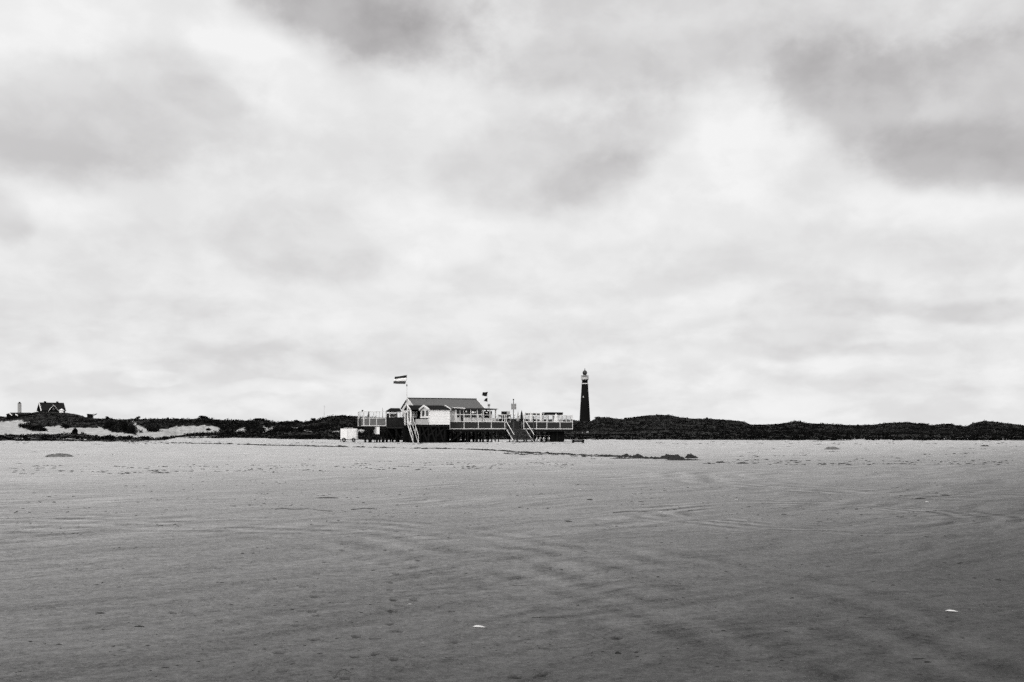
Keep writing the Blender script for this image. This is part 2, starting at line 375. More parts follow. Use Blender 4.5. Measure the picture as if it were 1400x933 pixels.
def make_beach():
    a_f = np.linspace(-R(31), R(31), 900)
    a_c = np.linspace(R(31), 2 * math.pi - R(31), 75)[1:-1]
    ang = np.concatenate([a_f, a_c])
    r = [0.0]
    r = list(np.linspace(0.4, 4.6, 12)) + list(np.exp(np.arange(math.log(4.8), math.log(60), 0.0036))) + list(np.exp(np.arange(math.log(60.3), math.log(260), 0.008))) + list(np.exp(np.linspace(math.log(270), math.log(9000), 24)))
    r = np.array(r)
    A, Rr = np.meshgrid(ang, r)
    X = np.sin(A) * Rr; Y = np.cos(A) * Rr
    Zz = beach_height(X, Y)
    print_a = np.zeros_like(X)
    for i, (px, py) in enumerate(PRINTS):
        gx, gy, _ = ground_at(px, py)
        h = rng.uniform(-0.6, 0.6); lr = rng.uniform(0.035, 0.06); wr = rng.uniform(0.025, 0.05); dep = rng.uniform(0.012, 0.02)
        sel = (np.abs(Rr - math.hypot(gx, gy)) < 0.5) & (np.abs(X - gx) < 0.5)
        dx = X[sel] - gx; dy = Y[sel] - gy
        e = np.sqrt(((dx * math.cos(h) - dy * math.sin(h)) / wr) ** 2 + ((dx * math.sin(h) + dy * math.cos(h)) / lr) ** 2)
        w = 0.5 * (fbm(X[sel] * 14, Y[sel] * 14, 50 + i, 2) - 0.5); e = e + w
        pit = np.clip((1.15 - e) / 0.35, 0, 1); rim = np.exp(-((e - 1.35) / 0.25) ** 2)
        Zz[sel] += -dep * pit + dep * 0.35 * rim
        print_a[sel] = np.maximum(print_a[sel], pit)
    V = np.stack([X, Y, Zz], -1).reshape(-1, 3)
    nr, nc = X.shape
    i = np.arange(nr - 1)[:, None] * nc; j = np.arange(nc)[None, :]; j2 = (j + 1) % nc
    Q = np.stack([i + j, i + j2, i + nc + j2, i + nc + j], -1).reshape(-1, 4)
    V = np.vstack([V, [[0, 0, 0]]]); cI = len(V) - 1
    # centre fan as degenerate-free quads
    k = np.arange(0, nc - 1, 2); fan = np.stack([np.full_like(k, cI), k, k + 1, (k + 2) % nc], -1)
    Q = np.vstack([Q[:, ::-1], fan[:, [0, 3, 2, 1]]])
    m = bpy.data.materials.new('beach_sand'); N, L = nodes_of(m); b = N['Principled BSDF']
    b.inputs['Roughness'].default_value = 0.95; b.inputs['Specular IOR Level'].default_value = 0.12
    geo = N.new('ShaderNodeNewGeometry'); sp = N.new('ShaderNodeSeparateXYZ'); L.new(geo.outputs['Position'], sp.inputs[0])
    def M(op, a, b_=None, c=None, clamp=False):
        n = N.new('ShaderNodeMath'); n.operation = op; n.use_clamp = clamp
        for i_, x in enumerate((a, b_, c)):
            if x is None: continue
            if isinstance(x, (int, float)): n.inputs[i_].default_value = x
            else: L.new(x, n.inputs[i_])
        return n.outputs[0]
    def noise(scale, detail=5, rough=0.6, stretch=(1, 1, 1), rot=0.0, vec=None):
        mp = N.new('ShaderNodeMapping'); mp.inputs['Scale'].default_value = stretch; mp.inputs['Rotation'].default_value = (0, 0, 0)
        mr = N.new('ShaderNodeMapping'); mr.inputs['Rotation'].default_value = (0, 0, rot)
        L.new(vec or geo.outputs['Position'], mr.inputs[0]); L.new(mr.outputs[0], mp.inputs[0])
        n = N.new('ShaderNodeTexNoise'); n.inputs['Scale'].default_value = scale; n.inputs['Detail'].default_value = detail; n.inputs['Roughness'].default_value = rough
        L.new(mp.outputs[0], n.inputs['Vector']); return n.outputs['Fac']
    # sand tone: damp plus a painted vignette, darker to front and right, ragged tide marks
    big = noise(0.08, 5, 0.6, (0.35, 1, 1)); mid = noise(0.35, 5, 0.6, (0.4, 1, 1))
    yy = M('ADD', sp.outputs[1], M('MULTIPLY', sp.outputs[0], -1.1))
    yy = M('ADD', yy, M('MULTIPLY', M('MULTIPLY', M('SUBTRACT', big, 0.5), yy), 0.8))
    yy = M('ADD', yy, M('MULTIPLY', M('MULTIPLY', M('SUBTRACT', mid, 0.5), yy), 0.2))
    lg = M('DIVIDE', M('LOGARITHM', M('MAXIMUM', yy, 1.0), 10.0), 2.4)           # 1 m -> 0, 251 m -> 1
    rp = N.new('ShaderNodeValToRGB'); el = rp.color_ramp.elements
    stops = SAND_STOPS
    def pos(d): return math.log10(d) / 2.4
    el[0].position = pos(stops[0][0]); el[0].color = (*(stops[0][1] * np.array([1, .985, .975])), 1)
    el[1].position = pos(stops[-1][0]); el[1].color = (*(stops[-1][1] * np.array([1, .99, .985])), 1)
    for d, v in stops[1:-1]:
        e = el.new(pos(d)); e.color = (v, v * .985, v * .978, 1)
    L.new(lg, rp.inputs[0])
    wz = N.new('ShaderNodeTexNoise'); wz.inputs['Scale'].default_value = 0.14; wz.inputs['Detail'].default_value = 4; L.new(geo.outputs['Position'], wz.inputs['Vector'])
    ws = N.new('ShaderNodeVectorMath'); ws.operation = 'SUBTRACT'; ws.inputs[1].default_value = (.5, .5, .5); L.new(wz.outputs['Color'], ws.inputs[0])
    wm = N.new('ShaderNodeVectorMath'); wm.operation = 'MULTIPLY_ADD'; wm.inputs[1].default_value = (3.2, 3.2, 0); L.new(ws.outputs[0], wm.inputs[0]); L.new(geo.outputs['Position'], wm.inputs[2])
    wsp = N.new('ShaderNodeSeparateXYZ'); L.new(wm.outputs[0], wsp.inputs[0])
    gg_ = N.new('ShaderNodeMapRange'); L.new(noise(0.7, 4, 0.6), gg_.inputs[0]); gg_.inputs[1].default_value = .42; gg_.inputs[2].default_value = .58; sharp_gate = gg_.outputs[0]
    rip = noise(1.0, 7, 0.66, (0.22, 1.9, 1), -R(48), wm.outputs[0]); rip2 = noise(1.0, 6, 0.66, (0.5, 4.2, 1), -R(34), wm.outputs[0]); fine = noise(5, 9, 0.92); g1_ = noise(70, 2, 0.9); g2_ = noise(22, 2, 0.9); g3_ = noise(8, 2, 0.9); patch = noise(0.9, 5, 0.65, (0.6, 1, 1)); grain = noise(240, 2, 0.8); strk = noise(0.6, 6, 0.7, (0.16, 2.2, 1), R(3))
    def sharp(x, lo, hi):
        r = N.new('ShaderNodeMapRange'); r.interpolation_type = 'SMOOTHSTEP'; L.new(x, r.inputs[0]); r.inputs[1].default_value = lo; r.inputs[2].default_value = hi; r.inputs[3].default_value = -0.5; r.inputs[4].default_value = 0.5
        return r.outputs[0]
    mk = N.new('ShaderNodeMapRange'); L.new(noise(0.16, 4, 0.6), mk.inputs[0]); mk.inputs[1].default_value = .36; mk.inputs[2].default_value = .62; mk.inputs[3].default_value = .15; mk.inputs[4].default_value = 1.0
    k = M('ADD', 1.0, M('MULTIPLY', M('MULTIPLY', sharp(rip, .36, .60), mk.outputs[0]), 0.44))  # ripple shading painted into the colour: damp troughs darker, crests lighter
    k = M('ADD', k, M('MULTIPLY', M('MULTIPLY', sharp(rip2, .38, .58), mk.outputs[0]), 0.32))
    # wheel arcs where something has turned on the damp sand
    for cx_, cy_, ra, rb_, per, amp in ((6.0, 19.4, 1.6, 4.2, 1.9, .40), (-9.0, 6.0, 9.0, 14.0, 1.5, .28), (16.0, 33.0, 6.0, 12.0, .9, .28)):
        dx = M('SUBTRACT', wsp.outputs[0], cx_); dy = M('SUBTRACT', wsp.outputs[1], cy_)
        rr = M('SQRT', M('ADD', M('MULTIPLY', dx, dx), M('MULTIPLY', dy, dy)))
        a_ = N.new('ShaderNodeMapRange'); a_.interpolation_type = 'SMOOTHSTEP'; L.new(rr, a_.inputs[0]); a_.inputs[1].default_value = ra; a_.inputs[2].default_value = ra * .6 + rb_ * .4
        b2 = N.new('ShaderNodeMapRange'); b2.interpolation_type = 'SMOOTHSTEP'; L.new(rr, b2.inputs[0]); b2.inputs[1].default_value = rb_; b2.inputs[2].default_value = ra * .3 + rb_ * .7
        w_ = M('MULTIPLY', M('SINE', M('MULTIPLY', rr, per * 6.283)), M('MULTIPLY', a_.outputs[0], b2.outputs[0]))
        k = M('ADD', k, M('MULTIPLY', M('MULTIPLY', w_, sharp_gate), amp))
    k = M('ADD', k, M('MULTIPLY', M('SUBTRACT', fine, 0.5), 1.5))
    for gg in (g1_, g2_, g3_, grain): k = M('ADD', k, M('MULTIPLY', M('SUBTRACT', gg, 0.5), 1.15))
    k = M('ADD', k, M('MULTIPLY', M('SUBTRACT', patch, 0.5), 0.15))
    k = M('ADD', k, M('MULTIPLY', M('SUBTRACT', strk, 0.5), 0.28))
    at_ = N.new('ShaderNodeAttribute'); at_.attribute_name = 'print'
    k = M('MULTIPLY', k, M('MULTIPLY_ADD', at_.outputs['Fac'], -0.72, 1.0))  # footprint pits: moist sand, darkened in colour to strengthen their shading
    # small dark specks of shell grit and weed
    spk = noise(2.4, 3, 0.5, (1, 1.0, 1)); spk2 = noise(9.0, 4, 0.6)
    sm = N.new('ShaderNodeMapRange'); sm.inputs[1].default_value = 0.62; sm.inputs[2].default_value = 0.68; L.new(M('MULTIPLY_ADD', spk, 0.5, M('MULTIPLY', spk2, 0.5)), sm.inputs[0])
    k = M('MULTIPLY', k, M('MULTIPLY_ADD', sm.outputs[0], -0.5, 1.0))
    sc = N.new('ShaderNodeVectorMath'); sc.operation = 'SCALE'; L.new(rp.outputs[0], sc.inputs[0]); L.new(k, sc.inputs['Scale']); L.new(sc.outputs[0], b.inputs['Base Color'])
    bp = N.new('ShaderNodeBump'); bp.inputs['Strength'].default_value = 0.7; bp.inputs['Distance'].default_value = 0.03
    hh = M('ADD', M('MULTIPLY', rip, 1.2), M('ADD', M('MULTIPLY', rip2, 0.5), M('MULTIPLY', fine, 0.22)))
    L.new(hh, bp.inputs['Height']); L.new(bp.outputs[0], b.inputs['Normal'])
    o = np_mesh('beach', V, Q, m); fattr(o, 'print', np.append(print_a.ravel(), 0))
    tag(o, 'wide flat sandy beach, damp and darkened by a painted vignette in front, pale and dry by the dunes', 'beach', kind='structure')
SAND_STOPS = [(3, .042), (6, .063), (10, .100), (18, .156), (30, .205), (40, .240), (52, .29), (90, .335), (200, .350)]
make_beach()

# ------------------------------------------------------------------ dunes
SIL = [(-500, 575), (-200, 572), (-60, 569), (0, 567.5), (8, 568.5), (20, 567.5), (36, 564.3), (50, 561.6), (60, 560.9), (90, 562.6), (108, 565.5), (118, 569), (125, 570), (140, 571), (147, 570), (160, 572), (180, 571.5), (189, 570.5), (193, 572),
       (210, 571), (240, 571), (262, 571.5), (275, 569.5), (283, 569.5), (295, 572.5), (320, 573), (335, 573.5), (350, 573), (358, 572.5), (378, 576), (390, 575), (405, 574.5), (415, 575.5), (427, 573.5), (432, 574), (443, 570), (452, 567.5), (465, 567), (490, 567.5),
       (530, 570), (600, 572), (700, 571), (783, 572.5), (792, 574), (808, 574), (815, 570.5), (822, 568.7), (832, 568.7), (843, 571), (852, 571.5), (862, 569.5), (880, 566.7), (900, 565.5), (915, 566), (930, 569), (950, 571), (970, 571), (1000, 573), (1015, 574.5), (1027, 579),
       (1045, 579), (1065, 578), (1078, 576), (1085, 574.5), (1095, 574.5), (1103, 577), (1130, 578), (1160, 579.5), (1180, 579.5), (1195, 579), (1210, 577), (1235, 576), (1245, 576), (1255, 577.5), (1268, 577.5), (1272, 580), (1280, 579.5), (1285, 578.3), (1300, 578), (1308, 580.5),
       (1322, 581), (1330, 577), (1345, 574), (1355, 574.5), (1370, 576.5), (1385, 578), (1400, 580), (1500, 577), (1700, 580), (1900, 578)]
BASE = [(-500, 603.5), (0, 603.5), (140, 604), (222, 603), (240, 599.5), (340, 599.3), (400, 601), (500, 601.8), (780, 601.5), (1000, 602.2), (1400, 602.6), (1900, 603)]
RID = [(-500, 430), (0, 440), (90, 450), (135, 400), (200, 330), (440, 320), (500, 340), (780, 420), (900, 430), (1050, 400), (1400, 420), (1900, 420)]
def terp(tab, x): return np.interp(x, [p[0] for p in tab], [p[1] for p in tab])
SANDP = [
    [(-120, 578), (0, 577), (30, 575.5), (40, 578), (58, 582.5), (82, 582), (97, 586), (108, 584.5), (118, 585), (141, 584), (143, 587.5), (165, 592.3), (187, 594), (188, 590), (180, 573.5), (185, 577), (193, 584), (203, 586.5), (225, 586.5), (245, 583.5), (290, 583), (303, 587), (298, 591.5), (262, 592.5), (232, 597), (224, 600), (150, 598), (100, 594), (0, 594.3), (-120, 594)],
    [(322, 590.5), (330, 585), (336, 583), (333, 590.5)], [(360, 581), (367, 585.5), (376, 582), (369, 588), (361, 590.5)], [(411, 588), (424, 591), (430, 592), (425, 592.5)],
    [(436, 585.5), (446, 583), (438, 587)], [(452, 589.5), (466, 588), (468, 590)], [(488, 588.5), (496, 587), (503, 590), (495, 590)], [(400, 584.5), (407, 583.5), (408, 585)],
    [(819, 570.5), (822, 569.3), (824, 571)], [(825.5, 570.5), (828, 569.5), (829, 571)], [(20, 599), (50, 598.5), (48, 600.2), (22, 600.4)], [(60, 600.3), (120, 600.8), (118, 601.6)],
    [(240, 599.5), (300, 596.8), (300, 596), (240, 598)], [(795, 592), (803, 590.8), (805, 592.2)]]
HOLES = [[(26, 582), (34, 580), (44, 577), (52, 580), (60, 584), (66, 588), (56, 589), (44, 588), (27, 585)], [(82, 586), (88, 579.5), (96, 584), (94, 587)], [(201, 588), (207, 583.5), (213, 583.5), (220, 590), (206, 590)], [(281, 589), (285, 586.5), (290, 589)], [(190, 591), (193, 589), (195, 591)]]
def inpoly(px, py, poly):
    c = np.zeros(px.shape, bool); n = len(poly)
    for i in range(n):
        x1, y1 = poly[i]; x2, y2 = poly[(i + 1) % n]
        if y1 == y2: continue
        c ^= ((y1 > py) != (y2 > py)) & (px < (x2 - x1) * (py - y1) / (y2 - y1) + x1)
    return c
def bare_sand(px, py):
    jx = px + 6.0 * (fbm(px * 0.25, py * 0.6, 61, 3) - 0.5); jy = py + 2.8 * (fbm(px * 0.2 + 40, py * 0.8, 62, 3) - 0.5)
    m = np.zeros(px.shape, bool)
    for p in SANDP: m |= inpoly(jx, jy, p)
    for p in HOLES: m &= ~inpoly(jx, jy, p)
    return m
def dune_point(px, t):
    """t in 0..1 from the foot of the dunes to the crest -> world x, y, z and the row it is seen at."""
    ys = terp(SIL, px) + 1.9; yb = terp(BASE, px) + 1.3 * (fbm(px * .05, px * 0 + 3, 66, 3) - .5) + .8 * (fbm(px * .45, px * 0 + 8, 67, 2) - .5); Rd = terp(RID, px)
    py = yb + (ys - yb) * t
    d0 = EYE * F / (yb - HY)
    d = d0 + (Rd - d0) * t ** 0.85
    z = EYE + (HY - py) * d / F
    return (px - CX) / F * d, d, z, py
def dune_xyz(px, t):
    x, d, z, py = dune_point(px, t)
    n = (fbm(x * 0.06, d * 0.06, 71, 4) - 0.5) * 2.2 + (fbm(x * 0.3, d * 0.3, 75, 3) - 0.5) * 0.6
    fade = np.clip(t / 0.25, 0, 1) * np.clip((1 - t) / 0.12, 0, 1)
    return x, d, z + n * fade * 0.55, py

def make_dunes():
    pxs = np.arange(-500, 1901, 1.6); ts = np.linspace(0, 1, 70)
    PX, T = np.meshgrid(pxs, ts)
    x, d, z, py = dune_xyz(PX, T)
    x0, d0, z0 = x[0], d[0], z[0]
    # skirt sunk into the beach in front, and the lee side behind
    fx = (pxs - CX) / F
    front = np.stack([fx * (d0 - 3), d0 - 3, np.full_like(d0, -0.35)], -1)
    rows = [front] + [np.stack([x[i], d[i], z[i] + (0.02 if i else -0.05)], -1) for i in range(len(ts))]
    zc = z[-1]; dc = d[-1]
    for ex, fz in ((8, .9), (20, .65), (40, .4), (75, .25), (140, .2), (260, .12)):
        dd = dc + ex; rows.append(np.stack([fx * dd, dd, np.maximum(zc * fz, 0.4)], -1))
    dd = dc + 330; rows.append(np.stack([fx * dd, dd, np.full_like(dd, -0.4)], -1))
    V = np.concatenate(rows); nr, nc = len(rows), len(pxs)
    i = np.arange(nr - 1)[:, None] * nc; j = np.arange(nc - 1)[None, :]
    Q = np.stack([i + j, i + j + 1, i + nc + j + 1, i + nc + j], -1).reshape(-1, 4)
    sand = bare_sand(PX, py).astype(float)
    at_ = np.concatenate([sand[0] * 0 + 1] + [sand[k] for k in range(len(ts))] + [np.zeros(nc)] * 7)
    m = bpy.data.materials.new('dune_ground'); N, L = nodes_of(m); b = N['Principled BSDF']
    b.inputs['Roughness'].default_value = 0.95; b.inputs['Specular IOR Level'].default_value = 0.08
    a = N.new('ShaderNodeAttribute'); a.attribute_name = 'sand'
    tc = N.new('ShaderNodeNewGeometry')
    n = N.new('ShaderNodeTexNoise'); n.inputs['Scale'].default_value = 0.5; n.inputs['Detail'].default_value = 8; L.new(tc.outputs['Position'], n.inputs['Vector'])
    r1 = N.new('ShaderNodeValToRGB'); r1.color_ramp.elements[0].position = .35; r1.color_ramp.elements[1].position = .65
    r1.color_ramp.elements[0].color = (.005, .0048, .0045, 1); r1.color_ramp.elements[1].color = (.018, .0175, .0165, 1)
    r2 = N.new('ShaderNodeValToRGB'); r2.color_ramp.elements[0].position = .3; r2.color_ramp.elements[1].position = .6
    r2.color_ramp.elements[0].color = (.20, .198, .194, 1); r2.color_ramp.elements[1].color = (.38, .377, .372, 1)
    L.new(n.outputs[0], r1.inputs[0]); L.new(n.outputs[0], r2.inputs[0])
    mx = N.new('ShaderNodeMix'); mx.data_type = 'RGBA'; L.new(a.outputs['Fac'], mx.inputs[0]); L.new(r1.outputs[0], mx.inputs[6]); L.new(r2.outputs[0], mx.inputs[7])
    L.new(mx.outputs[2], b.inputs['Base Color'])
    o = np_mesh('dunes', V, Q, m); fattr(o, 'sand', at_)
    tag(o, 'long low line of dunes with bare sand faces and dark scrub', 'dunes', kind='structure')
make_dunes()

def tufts(name, n, pick, h, w, blades, lean, m, label, seed, leafy=False):
    g = np.random.default_rng(seed)
    px = g.uniform(-420, 1820, n * 3); t = g.uniform(0, 1, n * 3) ** 0.8
    x, d, z, py = dune_xyz(px, t)
    keep = ~bare_sand(px, py) & pick(px, t, x, d, g)
    px, t, x, d, z = [q[keep][:n] for q in (px, t, x, d, z)]
    k = len(x)
    hh = g.uniform(*h, k) * (0.6 + 0.8 * fbm(x * .1, d * .1, 81, 3)) * np.where(t > .93, .7, 1) * np.where((t < .33), .55, 1)
    ww = g.uniform(*w, k)
    B = blades
    ang = g.uniform(0, 2 * math.pi, (k, B)); le = g.uniform(0.1, lean, (k, B)); rr = g.uniform(0, 1, (k, B)) ** .5 * ww[:, None]
    bx = x[:, None] + np.cos(ang) * rr; by = d[:, None] + np.sin(ang) * rr; bz = np.repeat(z[:, None], B, 1) - 0.05
    if not leafy:
        hb = hh[:, None] * g.uniform(.6, 1.1, (k, B)); a2 = g.uniform(0, math.pi, (k, B)); hw = 0.11 * hh[:, None]
        p0 = np.stack([bx - np.cos(a2) * hw, by - np.sin(a2) * hw, bz], -1); p1 = np.stack([bx + np.cos(a2) * hw, by + np.sin(a2) * hw, bz], -1)
        tip = np.stack([bx + np.cos(ang) * le * hb, by + np.sin(ang) * le * hb, bz + hb], -1)
        V = np.stack([p0, p1, tip], 2).reshape(-1, 3); Fq = np.arange(len(V)).reshape(-1, 3)
    else:
        up = g.uniform(0, 1, (k, B)) * hh[:, None] * np.sqrt(np.clip(1 - (rr / ww[:, None]) ** 2, .05, 1))
        c = np.stack([bx, by, bz + up + .05], -1)
        sz = g.uniform(.10, .26, (k, B))[..., None]
        a_ = g.normal(size=(k, B, 3)); a_ /= np.linalg.norm(a_, axis=-1, keepdims=True)
        b_ = np.cross(a_, g.normal(size=(k, B, 3))); b_ /= np.linalg.norm(b_, axis=-1, keepdims=True)
        V = np.stack([c - a_ * sz, c + b_ * sz * .6, c + a_ * sz, c - b_ * sz * .6], 2).reshape(-1, 3); Fq = np.arange(len(V)).reshape(-1, 4)
    o = np_mesh(name, V, Fq, m, smooth=False)
    tag(o, label, 'dune plants', kind='stuff')
GRASS = mat('marram_grass', 0.0105, 0.5, 0.25, 0.95, 0.02)
SCRUB = mat('dune_scrub', 0.0035, 0.5, 0.4, 0.95, 0.02)
def pick_grass(px, t, x, d, g):
    band = np.exp(-((t - 0.38) / .10) ** 2) * (px > 480)
    return (fbm(x * .05, d * .05, 91, 4) + .35 * band + g.uniform(-.15, .15, x.shape) > .50) & (t > .22)
def pick_scrub(px, t, x, d, g):
    return (fbm(x * .05, d * .05, 91, 4) + g.uniform(-.2, .2, x.shape) < .56) | (t < .28)
tufts('dune_grass', 24000, pick_grass, (.3, .7), (.2, .5), 7, .7, GRASS, 'grey marram grass spread over the dune slopes', 3)
tufts('dune_scrub', 16000, pick_scrub, (.35, 1.0), (.4, .9), 12, .7, SCRUB, 'low dark scrub covering the dune feet and ridges', 4, leafy=True)

# single bushes one can tell apart
def leaf_cloud(c, rx, ry, rz, n, size, seed, mb=None):
    g = np.random.default_rng(seed); mb = mb or MB()
    lob = [(g.uniform(-.5, .5) * rx, g.uniform(-.5, .5) * ry, g.uniform(.25, .75) * rz, g.uniform(.4, .65)) for _ in range(6)]
    for k in range(n):
        lx, ly, lz, lr = lob[k % 6]
        q = g.normal(size=3); q /= np.linalg.norm(q); q *= g.uniform(.3, 1) ** .5
        p = np.array([c[0] + lx + q[0] * rx * lr, c[1] + ly + q[1] * ry * lr, max(c[2] + .03, c[2] + lz + q[2] * rz * lr * .75)])
        a = g.normal(size=3); a /= np.linalg.norm(a); b = np.cross(a, g.normal(size=3)); b /= np.linalg.norm(b); s = size * g.uniform(.6, 1.3)
        mb.add([p - a * s, p + b * s * .55, p + a * s, p - b * s * .55], [(0, 1, 2, 3)])
    return mb
def solve_t(px, py):
    ts = np.linspace(0, 1, 400); _, _, _, yy = dune_point(np.full(400, px), ts)
    return float(np.clip(np.interp(-py, -yy, ts), 0, 1))
BUSHES = [  # column, row of its foot, width px, height px, label
    (34, 584.5, 16, 5, 'small dark bush at the left end of the clump on the bare sand slope'), (48, 587, 20, 9, 'largest dark bush in the middle of the bare sand slope below the house'),
    (60, 588.5, 12, 6, 'dark bush at the downhill end of the clump on the bare sand slope'), (89, 586.5, 13, 7, 'dark bush on the sand slope straight below the gabled house'),
    (102.5, 594.5, 7.5, 10, 'narrow upright black bush standing alone at the sand edge'), (150, 587, 22, 13, 'broad dark bush at the left of the scrubby mound between two sand faces'),
    (166, 591.5, 24, 17, 'tall dark bush in the middle of the scrubby mound between two sand faces'), (180, 593, 15, 11, 'dark bush at the steep right end of the scrubby mound'),
    (208, 590, 16, 7, 'rounded grey bush isolated on the sand right of the mound'), (285.5, 589, 8, 3, 'tiny dark bush alone on the pale sand hollow'),
    (193, 591, 5, 2.4, 'very small dark tuft at the foot of the scrubby mound'), (189, 572.5, 6, 3.4, 'small pointed bush on the skyline above the sand face'),
    (147, 572, 6, 2.8, 'small bush on the skyline left of the scrubby mound'), (279, 571.5, 16, 3, 'wide flat bush on the highest skyline bump near the bare hollow'),
    (354, 574.5, 16, 3, 'wide flat bush on the skyline between the two sand gullies'), (428, 575.5, 8, 4, 'round bush on the skyline just before the thin mast'),
    (405, 576, 6, 2.6, 'small bush on the low skyline between the gully and the mast'), (229, 573, 4, 2.4, 'tiny bush on the flat skyline left of the bare hollow'),
    (855, 572.5, 5, 2, 'tiny bush in the skyline dip just after the lighthouse mound'), (966, 572, 5, 2.2, 'small bush on the long slope descending from the highest dune'),
    (816, 572.5, 9, 3, 'bush at the foot of the lighthouse on the mound')]
for i, (px, py, wpx, hpx, lab) in enumerate(BUSHES):
    t = solve_t(px, py); x, d, z, _ = [float(q) for q in dune_xyz(np.array([px * 1.0]), np.array([t]))[:3]] + [0]
    sc = d / F; o = (x, d, z - .05)
    e = thing('bush', lab, 'bush', o, group='bushes on the dunes')
    w = wpx * sc / 2; h = hpx * sc
    leaf_cloud(o, w, w * .8, h * .85, int((160 + 28 * wpx) * (3 if wpx < 9 < hpx else 1)), .14 + .02 * w, 200 + i).build('foliage', BUSHM, e)
    st = MB()
    for k in range(5):
        a = k * 1.3 + i
        st.tube((x, d, z - .2), (x + math.cos(a) * w * .5, d + math.sin(a) * w * .4, z + h * .5), .06, .025, 5)
    st.build('stem', STEM, e)

# ------------------------------------------------------------------ beach pavilion
ZF = Z(600, 581, 0)                      # floor of house and porch
AF = -1.75                               # annex front, standing proud of the terrace line
A0, A1, AV = U(588, AF), U(613.8, AF), AF + 4.7
AM = (AF + AV) / 2
AZE, AZR = Z(600, 559.6, AF), Z(592, 554.9, AM)
PV = 4.45                                # porch ridge
VF, VB = 4.95, 11.65; VR = (VF + VB) / 2 - .05
UG, UR_ = U(557.3, VR), U(651, VR)
ZR, ZE = Z(600, 545.3, VR), Z(630, 558.2, VF - .4)
UP = U(557, PV)                        # left end of the porch
SG = ROOF

pav = thing('beach_pavilion', 'white wooden beach pavilion on black stilts with long grey gabled roof', 'pavilion', (UG, VF, 0), 'P')
def slab(mb, pts, th):                   # sloping sheet through 4 points, th thick downwards
    return mb.prism(pts, (0, 0, -th))
# main roof
ov = .35
r = MB()
slab(r, [(UG, VF - ov, ZE), (UR_, VF - ov, ZE), (UR_, VR, ZR), (UG, VR, ZR)], .10)
slab(r, [(UG, VR, ZR + .003), (UR_, VR, ZR + .003), (UR_, VB + ov - .1, ZE), (UG, VB + ov - .1, ZE)], .10)
rf = r.build('roof', ROOF, pav)
MB().bar((UG - .02, VR, ZR + .05), (UR_ + .02, VR, ZR + .05), .22, .09).build('ridge_cap', ROOFD, rf)
mat('dark_trim', .025, .3)
for uu in (UG - .03, UR_ + .03):
    MB().bar((uu, VF - ov, ZE - .03), (uu, VR, ZR - .03), .05, .16).build('bargeboard', TRIM, rf)
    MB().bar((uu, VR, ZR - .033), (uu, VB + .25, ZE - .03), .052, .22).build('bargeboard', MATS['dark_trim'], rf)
b = MB(); b.bar((UG + .1, VF - ov - .04, ZE - .09), (UR_ + .1, VF - ov - .04, ZE - .09), .1, .2); b.build('gutter', MATS['dark_trim'], rf)
# walls with gable ends
uw0, uw1 = UG + .06, UR_ - .15
w = MB()
zt = ZE - .05
slope = (ZR - ZE) / (VR - VF + ov)
zw = ZE + slope * ov - .12
for uu in (uw0, uw1):
    w.prism([(uu, VF + .1, ZF - .25), (uu, VB - .1, ZF - .25), (uu, VB - .1, zw), (uu, VR, ZR - .14), (uu, VF + .1, zw)], (.12 if uu == uw0 else -.12, 0, 0))
w.box(uw0, uw1, VB - .1, VB + .02, ZF - .25, zw)
w.build('wall', WALLW, pav)
# front wall: boarding left, then window bays
FW = MB()
zsill = Z(640, 571.6, VF); ztop = Z(640, 558.8, VF)
uL, uB = U(614, VF), U(623, VF)
FW.box(uw0 + .12, uB, VF, VF + .1, ZF - .25, zw)
FW.build('front_wall', GREYP, pav)
MB().box(uB, uw1 - .12, VF, VF + .1, ZF - .25, zsill).build('parapet_wall', RAILW, pav)
MB().box(uB, uw1 - .12, VF + .005, VF + .09, ztop, zw).build('head_beam', MATS['dark_trim'], pav)
bays = [(624.3, 629), (629, 634), (634, 643.3), (643.3, 652.5), (652.5, 661.0)]
for a, c in bays:
    ua, uc = U(a, VF), min(U(c, VF), uw1 - .12)
    fr = MB(); fw = .045
    fr.box(ua, ua + fw, VF - .03, VF + .08, zsill, ztop); fr.box(uc - fw, uc, VF - .03, VF + .08, zsill, ztop)
    fr.box(ua + fw, uc - fw, VF - .03, VF + .08, zsill, zsill + fw); fr.box(ua + fw, uc - fw, VF - .03, VF + .08, ztop - fw, ztop)
    zt_ = Z(640, 566.8, VF); fr.box(ua + fw, uc - fw, VF - .028, VF + .078, zt_ - .03, zt_ + .03)
    f = fr.build('window', TRIM, pav)
    MB().box(ua + fw, uc - fw, VF + .03, VF + .045, zsill + fw, zt_ - .05).box(ua + fw, uc - fw, VF + .03, VF + .045, zt_ + .05, ztop - fw).build('pane', WINDOW, f)
# door in the second bay below the sill
MB().box(U(630, VF - .06), U(633.4, VF - .06), VF - .06, VF - .01, ZF - .2, zsill + .3).build('door', WINDOW, pav)
# corner boards + gable window, gable door
c = MB(); c.box(uB - .16, uB + .16, VF - .05, VF + .0, ZF - .25, ztop); c.build('corner_board', TRIM, pav)
gw = MB(); gw.box(uw0 - .04, uw0 - .003, 6.6, 7.7, ZF + .5, ZF + 1.9); gf = gw.build('window', TRIM, pav)
MB().box(uw0 - .055, uw0 - .042, 6.7, 7.6, ZF + .6, ZF + 1.8).build('pane', WINDOW, gf)
gd = MB(); gd.box(uw0 - .05, uw0 - .003, 8.4, 9.3, ZF - .2, ZF + 1.85); gd.build('door', MATS['dark_trim'], pav)
